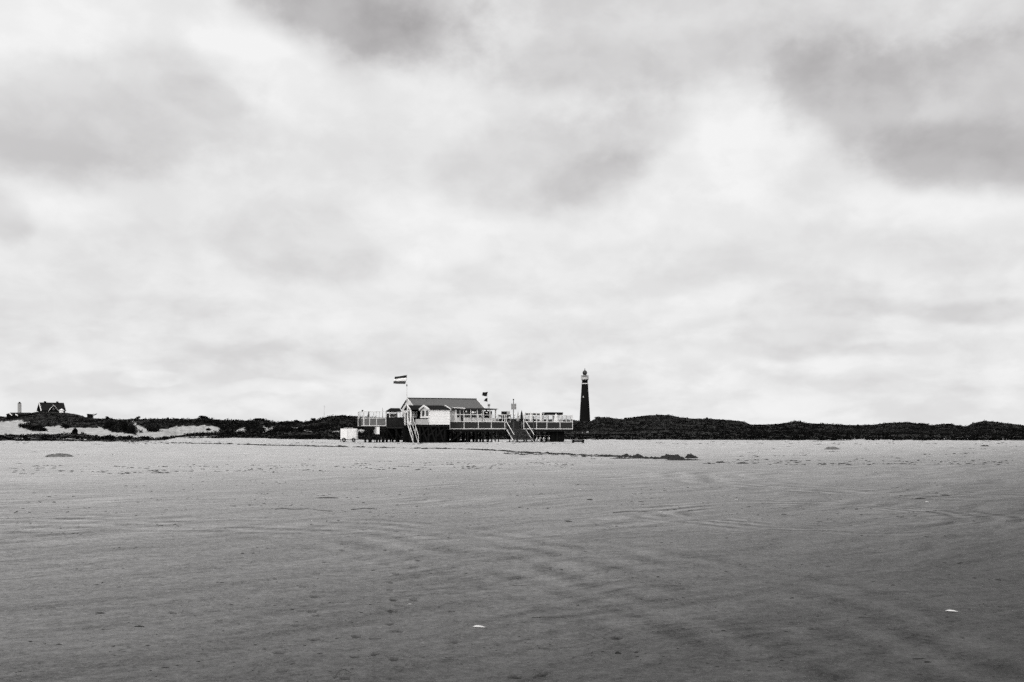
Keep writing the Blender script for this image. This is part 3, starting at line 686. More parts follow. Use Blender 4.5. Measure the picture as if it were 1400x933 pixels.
# white canopy strip on the eave
cs = MB(); ca, cb_ = U(618, VF - .5), U(635, VF - .5)
cs.prism([(ca, VF - .42, ZE + .02), (cb_, VF - .42, ZE - .03), (cb_, VF - .9, ZE - .10), (ca, VF - .9, ZE + .0)], (0, 0, .07)); cs.build('canopy', TRIM, pav)
# veranda at the far end
uv0, uv1 = uw1, U(680.5, VF - .2)
v_ = MB(); v_.prism([(uv0 - .6, VF - .45, ZE - .24), (uv1 - .3, VF - .45, ZE - .2), (uv1 + .05, VF - .45, ZE - .06), (uv0 - .6, VF - .45, ZE + .03)], (0, 2.9, 0)); v_.build('veranda_roof', MATS['dark_trim'], pav)
for a in (643.5, 652.5, 661, 669.8, 678):
    p = MB(); ua = U(a, VF - .25); p.box(ua - .05, ua + .05, VF - .32, VF - .18, ZF - .5, ZE - .125); p.build('veranda_post', RAILW, pav)
for a in (665, 677.5):
    p = MB(); ua = U(a, VF + 2.2); p.box(ua - .08, ua + .08, VF + 2.1, VF + 2.26, ZF - .5, ZE - .125); p.build('veranda_post', MATS['dark_trim'], pav)
MB().box(uv0 + .02, U(678.5, VF - .2), VF - .05, VF + .05, ZF - .5, zsill).build('parapet_wall', RAILW, pav)
vb = MB(); vb.box(uv0 + .02, U(673, VF + 2.2), VF + 2.3, VF + 2.4, ZF - .5, ZE - .35); vb.build('back_screen', BOARDD, pav)
# annex
w = MB()
w.box(A0, A1, AF, AF + .1, ZF, AZE)
w.box(A0, A1, AV - .1, AV, ZF, AZE)
for uu in (A0, A1 - .1):
    w.prism([(uu, AF + .1, ZF), (uu, AV - .1, ZF), (uu, AV - .1, AZE), (uu, AM, AZR - .07), (uu, AF + .1, AZE)], (.1, 0, 0))
aw = w.build('annex_wall', WALLW, pav)
r = MB(); o_ = .18
slab(r, [(A0 - o_, AF - o_, AZE - .03), (A1 + o_, AF - o_, AZE - .03), (A1 + o_, AM, AZR), (A0 - o_, AM, AZR)], .07)
slab(r, [(A0 - o_, AM, AZR + .002), (A1 + o_, AM, AZR + .002), (A1 + o_, AV + o_, AZE - .03), (A0 - o_, AV + o_, AZE - .03)], .07)
ar = r.build('annex_roof', ROOFD, pav)
for uu in (A0 - o_ - .03, A1 + o_ + .03):
    MB().bar((uu, AF - o_, AZE - .05), (uu, AM, AZR - .02), .08, .25).build('bargeboard', TRIM, ar)
    MB().bar((uu, AM, AZR - .023), (uu, AV + o_, AZE - .05), .082, .25).build('bargeboard', TRIM, ar)
for va, vb_ in ((.85, 1.75), (2.75, 3.65)):
    gz0, gz1 = ZF + 1.25, ZF + 2.02
    f = MB().box(A0 - .04, A0 - .003, AF + va, AF + vb_, gz0, gz1).build('window', TRIM, pav)
    MB().box(A0 - .055, A0 - .042, AF + va - .06, AF + vb_ + .06, gz0 + .0, gz1 - .0).build('pane', WINDOW, f)
MB().box(A0 - .10, A0 - .003, AF - .02, AV - .1, ZF + .95, ZF + 1.13).build('sill_shelf', TRIM, pav)
for uu in (A0 - .03, A1 + .03): MB().box(uu - .06, uu + .06, AF - .05, AF - .003, ZF, AZE - .08).build('corner_board', TRIM, pav)
MB().box(A0 - .1, A1 + .1, AF - .06, AF + .2, ZF - .35, ZF - .003).build('floor_beam', TIMBER, pav)
# porch against the house, open landing before it
r = MB(); pv0, pv1 = PV - 1.6, PV + 1.6; pz = Z(562.6, 560, pv0); PZR = Z(560, 554.2, PV); pe = U(577, PV)
slab(r, [(UP, pv0, pz), (pe, pv0, pz), (pe, PV, PZR), (UP, PV, PZR)], .07)
slab(r, [(UP, PV, PZR + .002), (UG + .2, PV, PZR + .002), (UG + .2, pv1, pz), (UP, pv1, pz)], .07)
r.add([(pe, PV, PZR), (A1 + 1, PV, PZR), (A1 + 1, pv0 + .25, pz + .1), (pe, pv0 + .25, pz + .1), (pe, PV, PZR - .3), (A1 + 1, PV, PZR - .3), (A1 + 1, pv0 + .25, pz - .05), (pe, pv0 + .25, pz - .05)], [(0, 1, 2, 3), (7, 6, 5, 4), (0, 3, 7, 4), (1, 5, 6, 2), (0, 4, 5, 1), (3, 2, 6, 7)])
pr = r.build('porch_roof', ROOFD, pav)
MB().bar((UP - .04, pv0, pz - .02), (UP - .04, PV, PZR - .02), .08, .22).build('bargeboard', TRIM, pr)
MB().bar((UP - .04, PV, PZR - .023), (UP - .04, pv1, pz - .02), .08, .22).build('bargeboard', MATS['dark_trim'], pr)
for uu, vv, zz in ((UP + .03, PV, PZR - .1), (UP + .05, pv0 + .1, pz - .09), (UP + .05, pv1 - .1, pz - .09)):
    MB().box(uu - .09, uu + .09, vv - .09, vv + .09, ZF - .1, zz).build('porch_post', TRIM, pav)
MB().box(UP + .7, A1, VF - .2, VF - .1, ZF, pz + .1).build('porch_wall', BLACKB, pav)
for a in (560.2, 564.0, 568.6):
    uu = U(a, VF - .25)
    f = MB().box(uu - .22, uu + .22, VF - .25, VF - .203, ZF + 1.0, ZF + 2.0).build('window', RAILW if a != 564.0 else TRIM, pav)
    MB().box(uu - (.15 if a != 564.0 else .05), uu + (.15 if a != 564.0 else .05), VF - .27, VF - .252, ZF + 1.08, ZF + 1.92).build('pane', CLOTHG if a != 564.0 else WINDOW, f)
MB().box(UP - .1, A0 - .02, AF - .02, 6.2, ZF - .3, ZF - .004).build('porch_floor', TIMBER, pav)
b0, b1 = U(568, AF + .03), U(584.5, AF + .03)
for q0, q1 in ((b0, (b0 + b1) / 2 - .03), ((b0 + b1) / 2 + .03, b1)):
    MB().box(q0, q1, AF, AF + .05, ZF + .02, ZF + .78).build('porch_balustrade', GREYP, pav)
MB().box(b0 - .05, b1 + .05, AF - .03, AF + .08, ZF + .785, ZF + .92).build('balustrade_cap', TIMBER, pav)
MB().box(UP + .3, A0 - .3, pv0 + .3, pv0 + .35, ZF + .05, ZF + 1.05).build('porch_balustrade', BLACKB, pav)
MB().box(U(557, AF + .1), U(563, AF + .1), AF + .02, AF + .3, ZF - .003, ZF + .12).build('threshold', RAILW, pav)
# floor and stilts of the house
fl = MB(); fl.box(uw0 - .1, uw1 + .1, VF - .1, VB + .1, ZF - .5, ZF - .26); fl.build('floor_beam', TIMBER, pav)
k = 0
PIL = []
for vv in (AF + .25, AF + 2.3, 2.8, 4.7):
    for uu in np.arange(UP + .1 + .3 * (vv > 2), A1 - .05, 1.2): PIL.append((uu + rng.uniform(-.08, .08), vv, ZF - .31 if uu < A0 else ZF - .36))
for vv in (5.2, 8.3, 11.4):
    for uu in np.arange(uw0 + .2, uw1, 1.7): PIL.append((uu, vv, ZF - .51))
for (uu, vv, zz) in PIL:
    MB().tube((uu, vv, -.3), (uu, vv, zz), .15, .14, 9).build('pile', TIMBER, pav)
br = []
for uu in np.arange(UP + .1, A1 - 1.2, 1.2):
    br.append(((uu, AF + .08, .9), (uu + 1.2, AF + .08, ZF - .4)))
    br.append(((uu + .3, AF + .0, ZF - .33), (uu + 1.0, AF + .0, .1)))
for uu in np.arange(uw0, uw1 - 2, 2.1): br.append(((uu, 5.05, .3), (uu + 2.1, 5.05, ZF - .6)))
for a, c in br: MB().bar(a, c, .07, .2).build('brace', TIMBER, pav)
for g0_, g1_, gv in ((UP, A1, AF + .1), (UP, A1, 2.9), (uw0, uw1 - 2, 5.3)): MB().box(g0_, g1_, gv - .1, gv + .1, -.2, .14 if gv < 0 else .3).build('ground_beam', TIMBER, pav)
# boarded store under the annex
MB().box(A0 - .1, A1 - .2, AF + .5, AF + .58, .35, ZF - .36).build('skirt_boards', BLACKB, pav)
MB().box(A0 - .1, A1 - .2, AV - .2, AV - .12, -.05, ZF - .36).build('skirt_boards', BLACKB, pav)
MB().box(UP - .2, UP + .9, 4.9, 4.98, -.1, ZF - .31).build('skirt_boards', BLACKB, pav)
MB().box(UP + 2.0, A0 - .1, 4.9, 4.98, .5, ZF - .31).build('skirt_boards', BLACKB, pav)

# porch stairs
def stairs(name, label, utop0, utop1, vtop, ztop_, run, n, mstr, mtread, mrail, rail_h, rail=True):
    e = thing(name, label, 'staircase', ((utop0 + utop1) / 2, vtop - run, 0), 'P')
    for uu in (utop0, utop1):
        MB().bar((uu, vtop, ztop_ - .12), (uu, vtop - run, .0), .06, .17).build('stringer', mstr, e)
    for i in range(n):
        z_ = ztop_ * (1 - (i + 1) / (n + 1)); vv = vtop - run * (i + .6) / n
        MB().box(utop0 + .04, utop1 - .04, vv - .14, vv + .14, z_ - .03, z_ + .03).build('tread', mtread, e)
    if rail:
        for uu in (utop0 - .05, utop1 + .05):
            h = MB().bar((uu, vtop + .02, ztop_ + rail_h), (uu, vtop - run, rail_h + .05), .05, .07).build('handrail', mrail, e)
            for q in (.02, .5, .97):
                zz = ztop_ * (1 - q)
                MB().box(uu - .035, uu + .035, vtop - run * q - .04, vtop - run * q + .04, zz - .05, zz + rail_h - .02).build('baluster', mrail if name == 'porch_stairs' else MATS['dark_trim'], h)
    return e
stairs('porch_stairs', 'narrow white wooden stairs from the porch down to the sand', U(557.6, AF), U(564.0, AF), AF - .03, ZF, 2.7, 10, RAILW, TIMBER, RAILW, .95)

# terraces ----------------------------------------------------------------
ZT = Z(640, 586.3, 0)
UE = U(783, 0)
us0, us1 = U(690.5, 0), U(716, 0)
def railing(root, u0, u1, v, z0, zmid, ztop_, posts, boardm, glassm, along='u', postw=.085, thin_top=True):
    """posts, three rails, boards below and glass above, as one part with sub-parts."""
    def bx(mb, a, b, o0, o1, za, zb):
        return mb.box(a, b, v + o0, v + o1, za, zb) if along == 'u' else mb.box(v + o0, v + o1, a, b, za, zb)
    rl = MB()
    bx(rl, u0, u1, -.04, .04, z0 - .06, z0 + .03); bx(rl, u0, u1, -.045, .045, zmid - .04, zmid + .04); bx(rl, u0, u1, -.03, .03, ztop_ - .045, ztop_ + .005)
    r_ = rl.build('railing', RAILW, root)
    for p in posts:
        bx(MB(), p - postw / 2, p + postw / 2, -.075, .075, z0 - .1, ztop_ + .03).build('rail_post', RAILW, r_)
    ps = sorted(posts)
    for a, c in zip(ps, ps[1:]):
        if c - a < .3: continue
        bx(MB(), a + postw / 2, c - postw / 2, -.02, .02, z0 + .065, zmid - .055).build('board_panel', boardm, r_)
        bx(MB(), a + postw / 2, c - postw / 2, -.006, .006, zmid + .065, ztop_ - .055).build('glass_panel', glassm, r_)
    return r_
def piles(root, u0, u1, du, vs, ztop_, rad=.11, jit=.22):
    for vv in vs:
        for uu in np.arange(u0, u1 + .01, du):
            q = uu + rng.uniform(-jit, jit)
            MB().tube((q, vv, -.3), (q + rng.uniform(-.07, .07), vv, ztop_), rad * rng.uniform(.8, 1.4), rad * .95, 8).build('pile', TIMBER, root)

ter = thing('terrace', 'long front terrace with dark board panels and white posts beside the stairs', 'terrace', (0, 0, 0), 'P', 'terraces of the pavilion')
MB().box(0, us1 - .05, .0, VF - .12, ZT - .12, ZT - .08).build('floor', FLOORB, ter)
MB().box(-.05, us0, .05, .25, ZT - .42, ZT - .122).box(-.05, us1, 2.3, 2.5, ZT - .42, ZT - .123).box(-.05, us1, 4.4, 4.6, ZT - .42, ZT - .124).build('floor_beam', TIMBER, ter)
zm, ztp = Z(640, 576.7, 0), Z(640, 567.2, 0)
railing(ter, 0, us0, 0, ZT, zm, ztp, [U(p, 0) for p in (615, 634.3, 653.8, 671.5, 690)], BOARDD, GLASS)
piles(ter, .25, us0, 1.25, (.35, 2.4, 4.4), ZT - .42)
bb = [MB().bar((u_, .2, .2), (u_ + 1.9, .2, ZT - .45), .06, .16).build('brace', TIMBER, ter) for u_ in (.3, 4.0)]
MB().box(us0 + .9, us1 - .1, 1.6, 1.66, ZT - .1, zm - .05).build('back_panel', BOARDD, ter)

ter2 = thing('terrace', 'far end terrace with white framed windscreens overhanging past a boarded store', 'terrace', (us1, 0, 0), 'P', 'terraces of the pavilion')
MB().box(us1 - .03, UE, 0, 7.0, ZT - .12, ZT - .08).build('floor', FLOORB, ter2)
MB().box(us1, UE, .05, .3, ZT - .42, ZT - .122).box(us1, UE, 3.4, 3.6, ZT - .42, ZT - .123).box(us1, UE, 6.6, 6.8, ZT - .42, ZT - .124).build('floor_beam', TIMBER, ter2)
railing(ter2, us1, UE, 0, ZT, zm, ztp, [U(p, 0) for p in (716, 733.5, 747.5, 765.5, 782.6)], BOARDD, GLASS)
railing(ter2, .05, 6.9, UE - .05, ZT, zm, ztp, [.6, 2.2, 3.8, 5.4, 6.8], BOARDD, GLASS, along='v')
piles(ter2, us1 + .4, U(770, .4), 1.3, (.4, 3.4, 6.4), ZT - .42)
MB().box(U(746, .7), U(771, .7), .7, .76, -.1, ZT - .43).build('skirt_boards', BLACKB, ter2)
MB().box(U(771, .7), U(771, .7) + .06, .7, 6.3, -.1, ZT - .43).build('skirt_boards', BLACKB, ter2)

# deck on the near-left side
V1 = 3.3
ZL = Z(512, 582, V1)
l0, l1 = U(497.6, V1), U(527.4, V1)
lf = thing('terrace', 'small raised terrace with grey board panels at the left end of the pavilion', 'terrace', (l0, V1, 0), 'P', 'terraces of the pavilion')
ldep = 2.3
for q in np.linspace(1.5, 4, 60):
    if abs(CX + F * P2W(l0, V1 + q)[0] / P2W(l0, V1 + q)[1] - 490) < .3: ldep = q
MB().box(l0, l1 + .05, V1, V1 + ldep, ZL - .12, ZL - .08).build('floor', FLOORB, lf)
MB().box(l0, l1, V1 + .05, V1 + .25, ZL - .5, ZL - .122).box(l0, l1, V1 + ldep - .3, V1 + ldep - .1, ZL - .5, ZL - .123).build('floor_beam', TIMBER, lf)
zlm, zlt = Z(512, 572, V1), Z(512, 562.7, V1)
railing(lf, l0, l1, V1, ZL, zlm, zlt, [l0, U(505.3, V1), U(514.8, V1), l1], BOARD, MILK)
railing(lf, V1 + .05, V1 + ldep, l0 + .02, ZL, zlm, zlt, [V1 + .2, V1 + ldep], BOARD, MILK, along='v')
railing(lf, l0, l1, V1 + ldep, ZL, zlm, zlt, [l0 + .1, U(505.3, V1), U(514.8, V1) + .5, l1], BOARD, MILK)
piles(lf, U(504, V1 + .3), l1, 1.15, (V1 + .3, V1 + ldep - .3), ZL - .5, .12)
for a, c in (((l0 + .8, V1 + .12, .5), (l0 + 2.2, V1 + .12, ZL - .5)), ((l1 - .2, V1 + .12, ZL - .5), (l1 - 1.2, V1 + .12, .3))): MB().bar(a, c, .07, .18).build('brace', TIMBER, lf)

# passage deck with its dark fence, joining the small terrace to the house
PF = 6.35
g0, g1 = U(527.8, PF), U(556.3, PF)
pas = thing('deck_passage', 'dark boarded deck passage between the small terrace and the porch', 'deck', (g0, PF, 0), 'P')
MB().box(g0, g1, PF, 9.6, ZL - .3, ZL - .08).build('floor', TIMBER, pas)
MB().box(g0, g1, PF - .1, PF - .02, ZL - .42, Z(540, 570.8, PF)).build('board_fence', mat('fence_boards', .016, .45, 2.0, .85, .1, stripe=((1, 0, 0), 5.0, .4)), pas)
MB().box(g0 - .03, g1, PF - .13, PF - .103, ZL - .40, ZL - .2).build('trim_board', BOARDD, pas)
for uu in np.arange(g0 + .2, g1, 1.25):
    for vv in (PF + .1, PF + 1.6, PF + 3.0):
        ju = rng.uniform(-.4, .4); lean = rng.uniform(-.08, .08); MB().tube((uu + ju, vv, -.3), (uu + ju + lean, vv, ZL - .31), rng.uniform(.11, .19), .13, 8).build('pile', TIMBER, pas)
for a in (0, 1): MB().bar((g0 + .1 + a * 1.2, PF, ZL - .4), (g0 + 1.2 + a * 1.2, PF, .3), .08, .22).build('brace', TIMBER, pas)
MB().box(g0 + .5, g1 - .2, PF + 2.2, PF + 2.28, .45, ZL - .31).build('skirt_boards', BLACKB, pas)

# shelter behind the passage
sv = 9.3
s0, s1 = U(532.3, sv), U(548.5, sv)
sh = thing('shelter', 'small open shelter with black roof between the left terrace and the white house', 'shelter', (s0, sv, ZL), 'P')
zA, zB = Z(540, 562.4, sv), Z(540, 558.2, sv + .8)
MB().prism([(s0 - .05, sv - .2, zA), (s1, sv - .2, zA), (s1, sv + .9, zB), (s0 + .42, sv + .9, zB)], (0, .02, -.1)).prism([(s0 + .42, sv + .93, zB), (s1, sv + .93, zB), (s1, sv + 2.2, zA), (s0 - .05, sv + 2.2, zA)], (0, 0, -.1)).prism([(s0 - .05, sv - .18, zA - .005), (s0 + .42, sv + .9, zB - .01), (s0 - .05, sv + 2.2, zA - .005)], (.08, 0, -.06)).build('roof', ROOFD, sh)
for uu in (s0 + .05, U(538.3, sv), s1 - .15):
    for vv in (sv, sv + 2.0): MB().box(uu - .06, uu + .06, vv - .06, vv + .06, ZL - .1, zA - .12).build('post', RAILW, sh)
MB().box(s0, s1 - .05, sv - .03, sv + .03, Z(540, 564.9, sv), Z(540, 564.2, sv)).build('cross_rail', RAILW, sh)
MB().box(s0, s1, sv + 2.06, sv + 2.12, ZL - .1, Z(540, 565.3, sv)).build('back_boards', BOARDD, sh)
MB().box(s0 + .2, s0 + 1.1, sv + .5, sv + .55, ZL + .3, Z(536, 566.0, sv)).build('side_screen', CLOTHG, sh)

# wide front stairs
stairs('terrace_stairs', 'wide dark stairs with two pale slanting handrails climbing to the terrace', U(692.6, 0), U(718.6, 0), -.06, ZT - .05, 3.0, 9, MATS['weathered_white_rail'], mat('worn_treads', .06, .4, 3), MATS['white_trim'], 1.08)

# cabinet on legs below the left terrace
kc = U(515, 2.4); k1 = U(519, 2.4); kz0, kz1 = Z(515, 594, 2.4), Z(515, 583.7, 2.4)
cab = thing('cabinet', 'pale metal cabinet on thin legs under the small raised terrace', 'cabinet', (kc, 2.4, 0), 'P')
MB().box(kc, k1, 2.4, 3.95, kz0, kz1).build('body', mat('cabinet_paint', .62, .08, 2, .5), cab)
MB().box(kc + .03, k1 - .03, 2.37, 2.398, kz0 + .04, kz1 - .04).build('door', WHITE, cab)
MB().box(kc - .03, kc - .003, 2.45, 3.9, kz0 + .04, kz1 - .04).build('side_panel', GREYP, cab)
for uu, vv in ((kc + .05, 2.45), (k1 - .05, 2.45), (kc + .05, 3.9), (k1 - .05, 3.9)): MB().box(uu - .04, uu + .04, vv - .04, vv + .04, -.05, kz0).build('leg', TIMBER, cab)

# sign mast by the stairs, plain mast at the right of the stairs
mu, mv = U(702, -.25), -.25
sm = thing('sign_post', 'tall dark post with a square grey board beside the wide stairs', 'sign', (mu, mv, 0), 'P')
MB().tube((mu, mv, -.2), (mu, mv, Z(702, 577, mv)), .14, .12, 10).tube((mu, mv, Z(702, 577, mv) - .01), (mu, mv, Z(702, 546, mv)), .065, .055, 8).build('pole', DARKM, sm)
MB().lathe((mu, mv, Z(702, 546.8, mv)), [(.02, -.12), (.10, -.08), (.12, 0), (.10, .08), (.02, .13)], 12).build('lamp_cap', DARKM, sm, True)
MB().box(U(699.2, mv), U(705, mv), mv - .12, mv - .075, Z(702, 560, mv), Z(702, 552.3, mv)).build('board', METAL, sm)
sbx = MB()
for a in (699.2, 705.0): sbx.box(U(a, mv) - .03, U(a, mv) + .03, mv - .135, mv - .06, Z(702, 560.2, mv), Z(702, 552.1, mv))
sbx.build('board_frame', DARKM, sm)
mu = U(729.6, -.35)
lone(MB().tube((mu, -.35, -.2), (mu, -.35, Z(729, 570, -.35)), .085, .075, 10).lathe((mu, -.35, Z(729, 570, -.35)), [(.09, -.05), (.10, .0), (.05, .06)], 10), 'mooring_post', DARKM, 'plain black post standing in front of the far terrace railing', 'post', (mu, -.35, 0), 'P')

# flags
fv = VR; fx_ = UG - .12
zt0 = Z(556, 512.8, fv)
fp = thing('flagpole', 'thin pale flagpole on the roof gable end flying the striped flag', 'flagpole', (fx_, fv, ZR - .7), 'P')
MB().tube((fx_, fv, ZR - .7), (fx_, fv, Z(556, 530, fv)), .05, .04, 8).tube((fx_, fv, Z(556, 530, fv)), (fx_, fv, zt0), .04, .02, 8).build('pole', mat('pale_pole', .55, .1), fp)
MB().lathe((fx_, fv, Z(556, 527.2, fv)), [(.03, -.16), (.085, -.12), (.085, .12), (.03, .16)], 10).build('cleat', DARKM, fp)
MB().lathe((fx_, fv, zt0), [(.02, 0), (.06, .04), (.05, .1), (.01, .13)], 10).build('finial', MATS['pale_pole'], fp)
def waving(name, m, parent, corners, nu=14, nv=4, amp=.07, seed=0, th=.012):
    """cloth sheet between 4 corners (hoist top, fly top, fly bottom, hoist bottom) with folds."""
    a, b_, c_, d_ = [Vector(p) for p in corners]; mb = MB(); vs = []
    for side in (0, 1):
        for j in range(nv + 1):
            for i in range(nu + 1):
                s = i / nu; t = j / nv
                p = (a * (1 - s) + b_ * s) * (1 - t) + (d_ * (1 - s) + c_ * s) * t
                p = p + Vector((0, amp * s * math.sin(s * 9 + t * 1.3 + seed) + side * th, amp * .35 * s * math.sin(s * 7 + seed)))
                vs.append(p)
    n = (nu + 1) * (nv + 1); fs = []
    for side in (0, 1):
        for j in range(nv):
            for i in range(nu):
                k_ = side * n + j * (nu + 1) + i; fs.append((k_, k_ + 1, k_ + nu + 2, k_ + nu + 1))
    for j in range(nv):
        for i in (0, nu):
            k_ = j * (nu + 1) + i; fs.append((k_, k_ + nu + 1, n + k_ + nu + 1, n + k_))
    for i in range(nu):
        for j in (0, nv):
            k_ = j * (nu + 1) + i; fs.append((k_, k_ + 1, n + k_ + 1, n + k_))
    mb.add(vs, fs); return mb.build(name, m, parent, True)
def fp_(px, py, v): return (U(px, v), v, Z(px, py, v))
fl_ = thing('striped_flag', 'flag of three horizontal stripes, dark, white and dark, blowing from the tall pole', 'flag', (fx_, fv, Z(556, 519, fv)), 'P')
H0, H1, H2, H3 = fp_(556.3, 513.0, fv), fp_(556.0, 516.6, fv), fp_(555.0, 521.3, fv), fp_(554.2, 525.2, fv)
G0, G1, G2, G3 = fp_(539.6, 515.6, fv), fp_(539.2, 518.3, fv), fp_(538.0, 521.6, fv), fp_(537.6, 524.8, fv)
waving('top_stripe', CLOTHD, fl_, (H0, G0, G1, H1), seed=1); waving('middle_stripe', mat('flag_white', .80, .04), fl_, (H1, G1, G2, H2), seed=1); waving('bottom_stripe', mat('flag_slate', .045, .3), fl_, (H2, G2, G3, H3), seed=1)
rv = 5.6
r0, r1 = fp_(666.4, 558.6, rv), fp_(666.9, 534.6, rv)
rp_ = thing('flagpole', 'short thin flagpole at the far corner of the roof with two black flags', 'flagpole', (r0[0], rv, r0[2]), 'P')
MB().tube(r0, r1, .028, .018, 8).build('pole', MATS['pale_pole'], rp_)
a = thing('black_flag', 'larger upper black flag on the short roof pole', 'flag', fp_(666.6, 539, rv), 'P', 'black flags on the roof pole')
waving('cloth', CLOTHD, a, (fp_(666.7, 536.0, rv), fp_(659.6, 536.9, rv), fp_(658.8, 541.3, rv), fp_(665.6, 542.3, rv)), amp=.12, seed=2)
a = thing('black_flag', 'small drooping black flag below the larger one on the roof pole', 'flag', fp_(666.4, 547, rv), 'P', 'black flags on the roof pole')
waving('cloth', CLOTHD, a, (fp_(666.4, 544.2, rv), fp_(663.6, 545.0, rv), fp_(661.8, 548.6, rv), fp_(666.2, 549.6, rv)), amp=.10, seed=4)
cu = U(668.6, 6.2); cz = Z(668.6, 557.8, 6.2)
cp = thing('flue', 'short grey flue pipe with a square cowl on the veranda roof', 'flue', (cu, 6.2, cz), 'P')
MB().tube((cu, 6.2, cz - .2), (cu, 6.2, cz + .3), .07, .07, 10).build('pipe', METAL, cp)
MB().prism([(cu - .12, 6.05, cz + .22), (cu + .12, 6.05, cz + .22), (cu + .17, 6.05, cz + .58), (cu - .17, 6.05, cz + .58)], (0, .3, 0)).build('cowl', METAL, cp)

# ------------------------------------------------------------------ things on the terraces
def parasol_closed(px, v, ytop, zfloor, m, label, group=None, wid=.16, ypole=None):
    u = U(px, v); zt_ = Z(px, ytop, v); h = zt_ - zfloor
    e = thing('parasol', label, 'parasol', (u, v, zfloor), 'P', group or 'closed parasols on the terraces')
    MB().tube((u, v, zfloor), (u, v, zt_ + .1), .03, .025, 8).build('pole', METAL, e)
    n = 10; prof = [(.05, .42 * h), (wid, .50 * h), (wid * .8, .62 * h), (wid * .6, .8 * h), (.06, .97 * h), (.02, h)]
    MB().lathe((u, v, zfloor), prof, n).build('canopy', m, e, True)
    MB().lathe((u, v, zfloor), [(.25, 0), (.25, .06), (.05, .08)], 12).build('base', DARKM, e)
    return e
parasol_closed(504.0, V1 + 1.2, 563.2, ZL - .08, CLOTHD, 'black closed parasol behind the glass of the small left terrace', wid=.26)
parasol_closed(523.1, V1 + .9, 558.6, ZL - .08, CLOTHG, 'tall thin grey closed parasol at the inner corner of the small terrace', wid=.09)
parasol_closed(713.2, 3.2, 561.6, ZT - .08, CLOTHD, 'black closed parasol at the head of the wide stairs', wid=.28)
parasol_closed(739.6, 2.6, 564.2, ZT - .08, CLOTHW, 'white closed parasol standing behind the far terrace glass', wid=.24)
parasol_closed(725.8, 3.0, 564.4, ZT - .08, CLOTHW, 'white closed parasol just beyond the head of the wide stairs', wid=.20)
parasol_closed(708.3, 4.4, 563.2, ZT - .08, CLOTHG, 'grey closed parasol behind the white globe lamp', wid=.30)
# half-open white parasol
u, v = U(760.2, 1.4), 1.4; zf = ZT - .08; zt_ = Z(760, 565.6, 1.4)
e = thing('parasol', 'white half open parasol shaped like a small tent on the far terrace', 'parasol', (u, v, zf), 'P')
MB().tube((u, v, zf), (u, v, zt_ + .08), .03, .025, 8).build('pole', METAL, e)
MB().lathe((u, v, zf), [(.62, .78), (.58, .82), (.42, 1.2), (.16, zt_ - zf - .25), (.03, zt_ - zf)], 8).build('canopy', CLOTHW, e)
MB().lathe((u, v, zf), [(.25, 0), (.25, .06), (.05, .08)], 12).build('base', DARKM, e)
# bar hut on the far terrace
hv = 4.6; h0, h1 = U(748, hv), U(770, hv)
bar = thing('bar_shelter', 'low black roofed bar shelter with white posts on the far terrace', 'shelter', (h0, hv, ZT), 'P')
zh = Z(758, 564.0, hv); zl_ = Z(758, 567.6, hv)
MB().prism([(h0, hv, zl_), (h1 - .1, hv, zl_), (h1, hv, zh), (h0, hv, zh)], (0, 1.9, 0)).build('roof', ROOFD, bar)
MB().box(h0, h1 - .05, hv - .04, hv - .003, zl_ - .1, zl_ - .002).build('fascia', RAILW, bar)
for uu in (h0 + .06, h0 + (h1 - h0) * .36, h0 + (h1 - h0) * .68, h1 - .12):
    for vv in (hv + .08, hv + 1.8): MB().box(uu - .05, uu + .05, vv - .05, vv + .05, ZT - .08, zl_ - .103).build('post', RAILW, bar)
MB().box(h0 + .1, h1 - .2, hv + .5, hv + .62, ZT - .08, ZT + .95).build('counter', BOARDD, bar)
MB().box(h0 + .1, h1 - .2, hv + 1.75, hv + 1.8, ZT - .08, ZT + 1.1).build('back_boards', BOARDD, bar)
# second windscreen row behind, white framed
def windscreen(px0, px1, v, ytop, n, label, low=True):
    a0, a1 = U(px0, v), U(px1, v); zt_ = Z((px0 + px1) / 2, ytop, v); zf = ZT - .08
    e = thing('windscreen', label, 'windscreen', (a0, v, zf), 'P', 'white framed windscreens on the terraces')
    fr = MB()
    for k_ in range(n + 1):
        uu = a0 + (a1 - a0) * k_ / n; fr.box(uu - .05, uu + .05, v - .05, v + .05, zf, zt_)
    for zz in (zf + .12, (zf + zt_) / 2 - .05, (zf + zt_) / 2 + .55, zt_ - .05): fr.box(a0, a1, v - .035, v + .035, zz - .04, zz + .04)
    fr.build('frame', RAILW, e)
    for k_ in range(n):
        ua, ub = a0 + (a1 - a0) * k_ / n + .05, a0 + (a1 - a0) * (k_ + 1) / n - .05
        MB().box(ua, ub, v - .006, v + .006, (zf + zt_) / 2 - .0, zt_ - .35).build('pane', GLASS, e)
        MB().box(ua, ub, v - .012, v + .012, zt_ - .34, zt_ - .09).build('top_panel', BOARDD, e)
        if low: MB().box(ua, ub, v - .012, v + .012, zf + .17, (zf + zt_) / 2 - .1).build('board_panel', BOARDD, e)
windscreen(718, 733, 3.9, 564.6, 3, 'white framed windscreen with dark lower boards next to the stairs head')
windscreen(733.4, 748, 5.8, 565.0, 3, 'white framed windscreen between the stairs and the bar shelter')
windscreen(681, 698, 4.0, 566.8, 3, 'white framed windscreen beyond the veranda at the stairs')
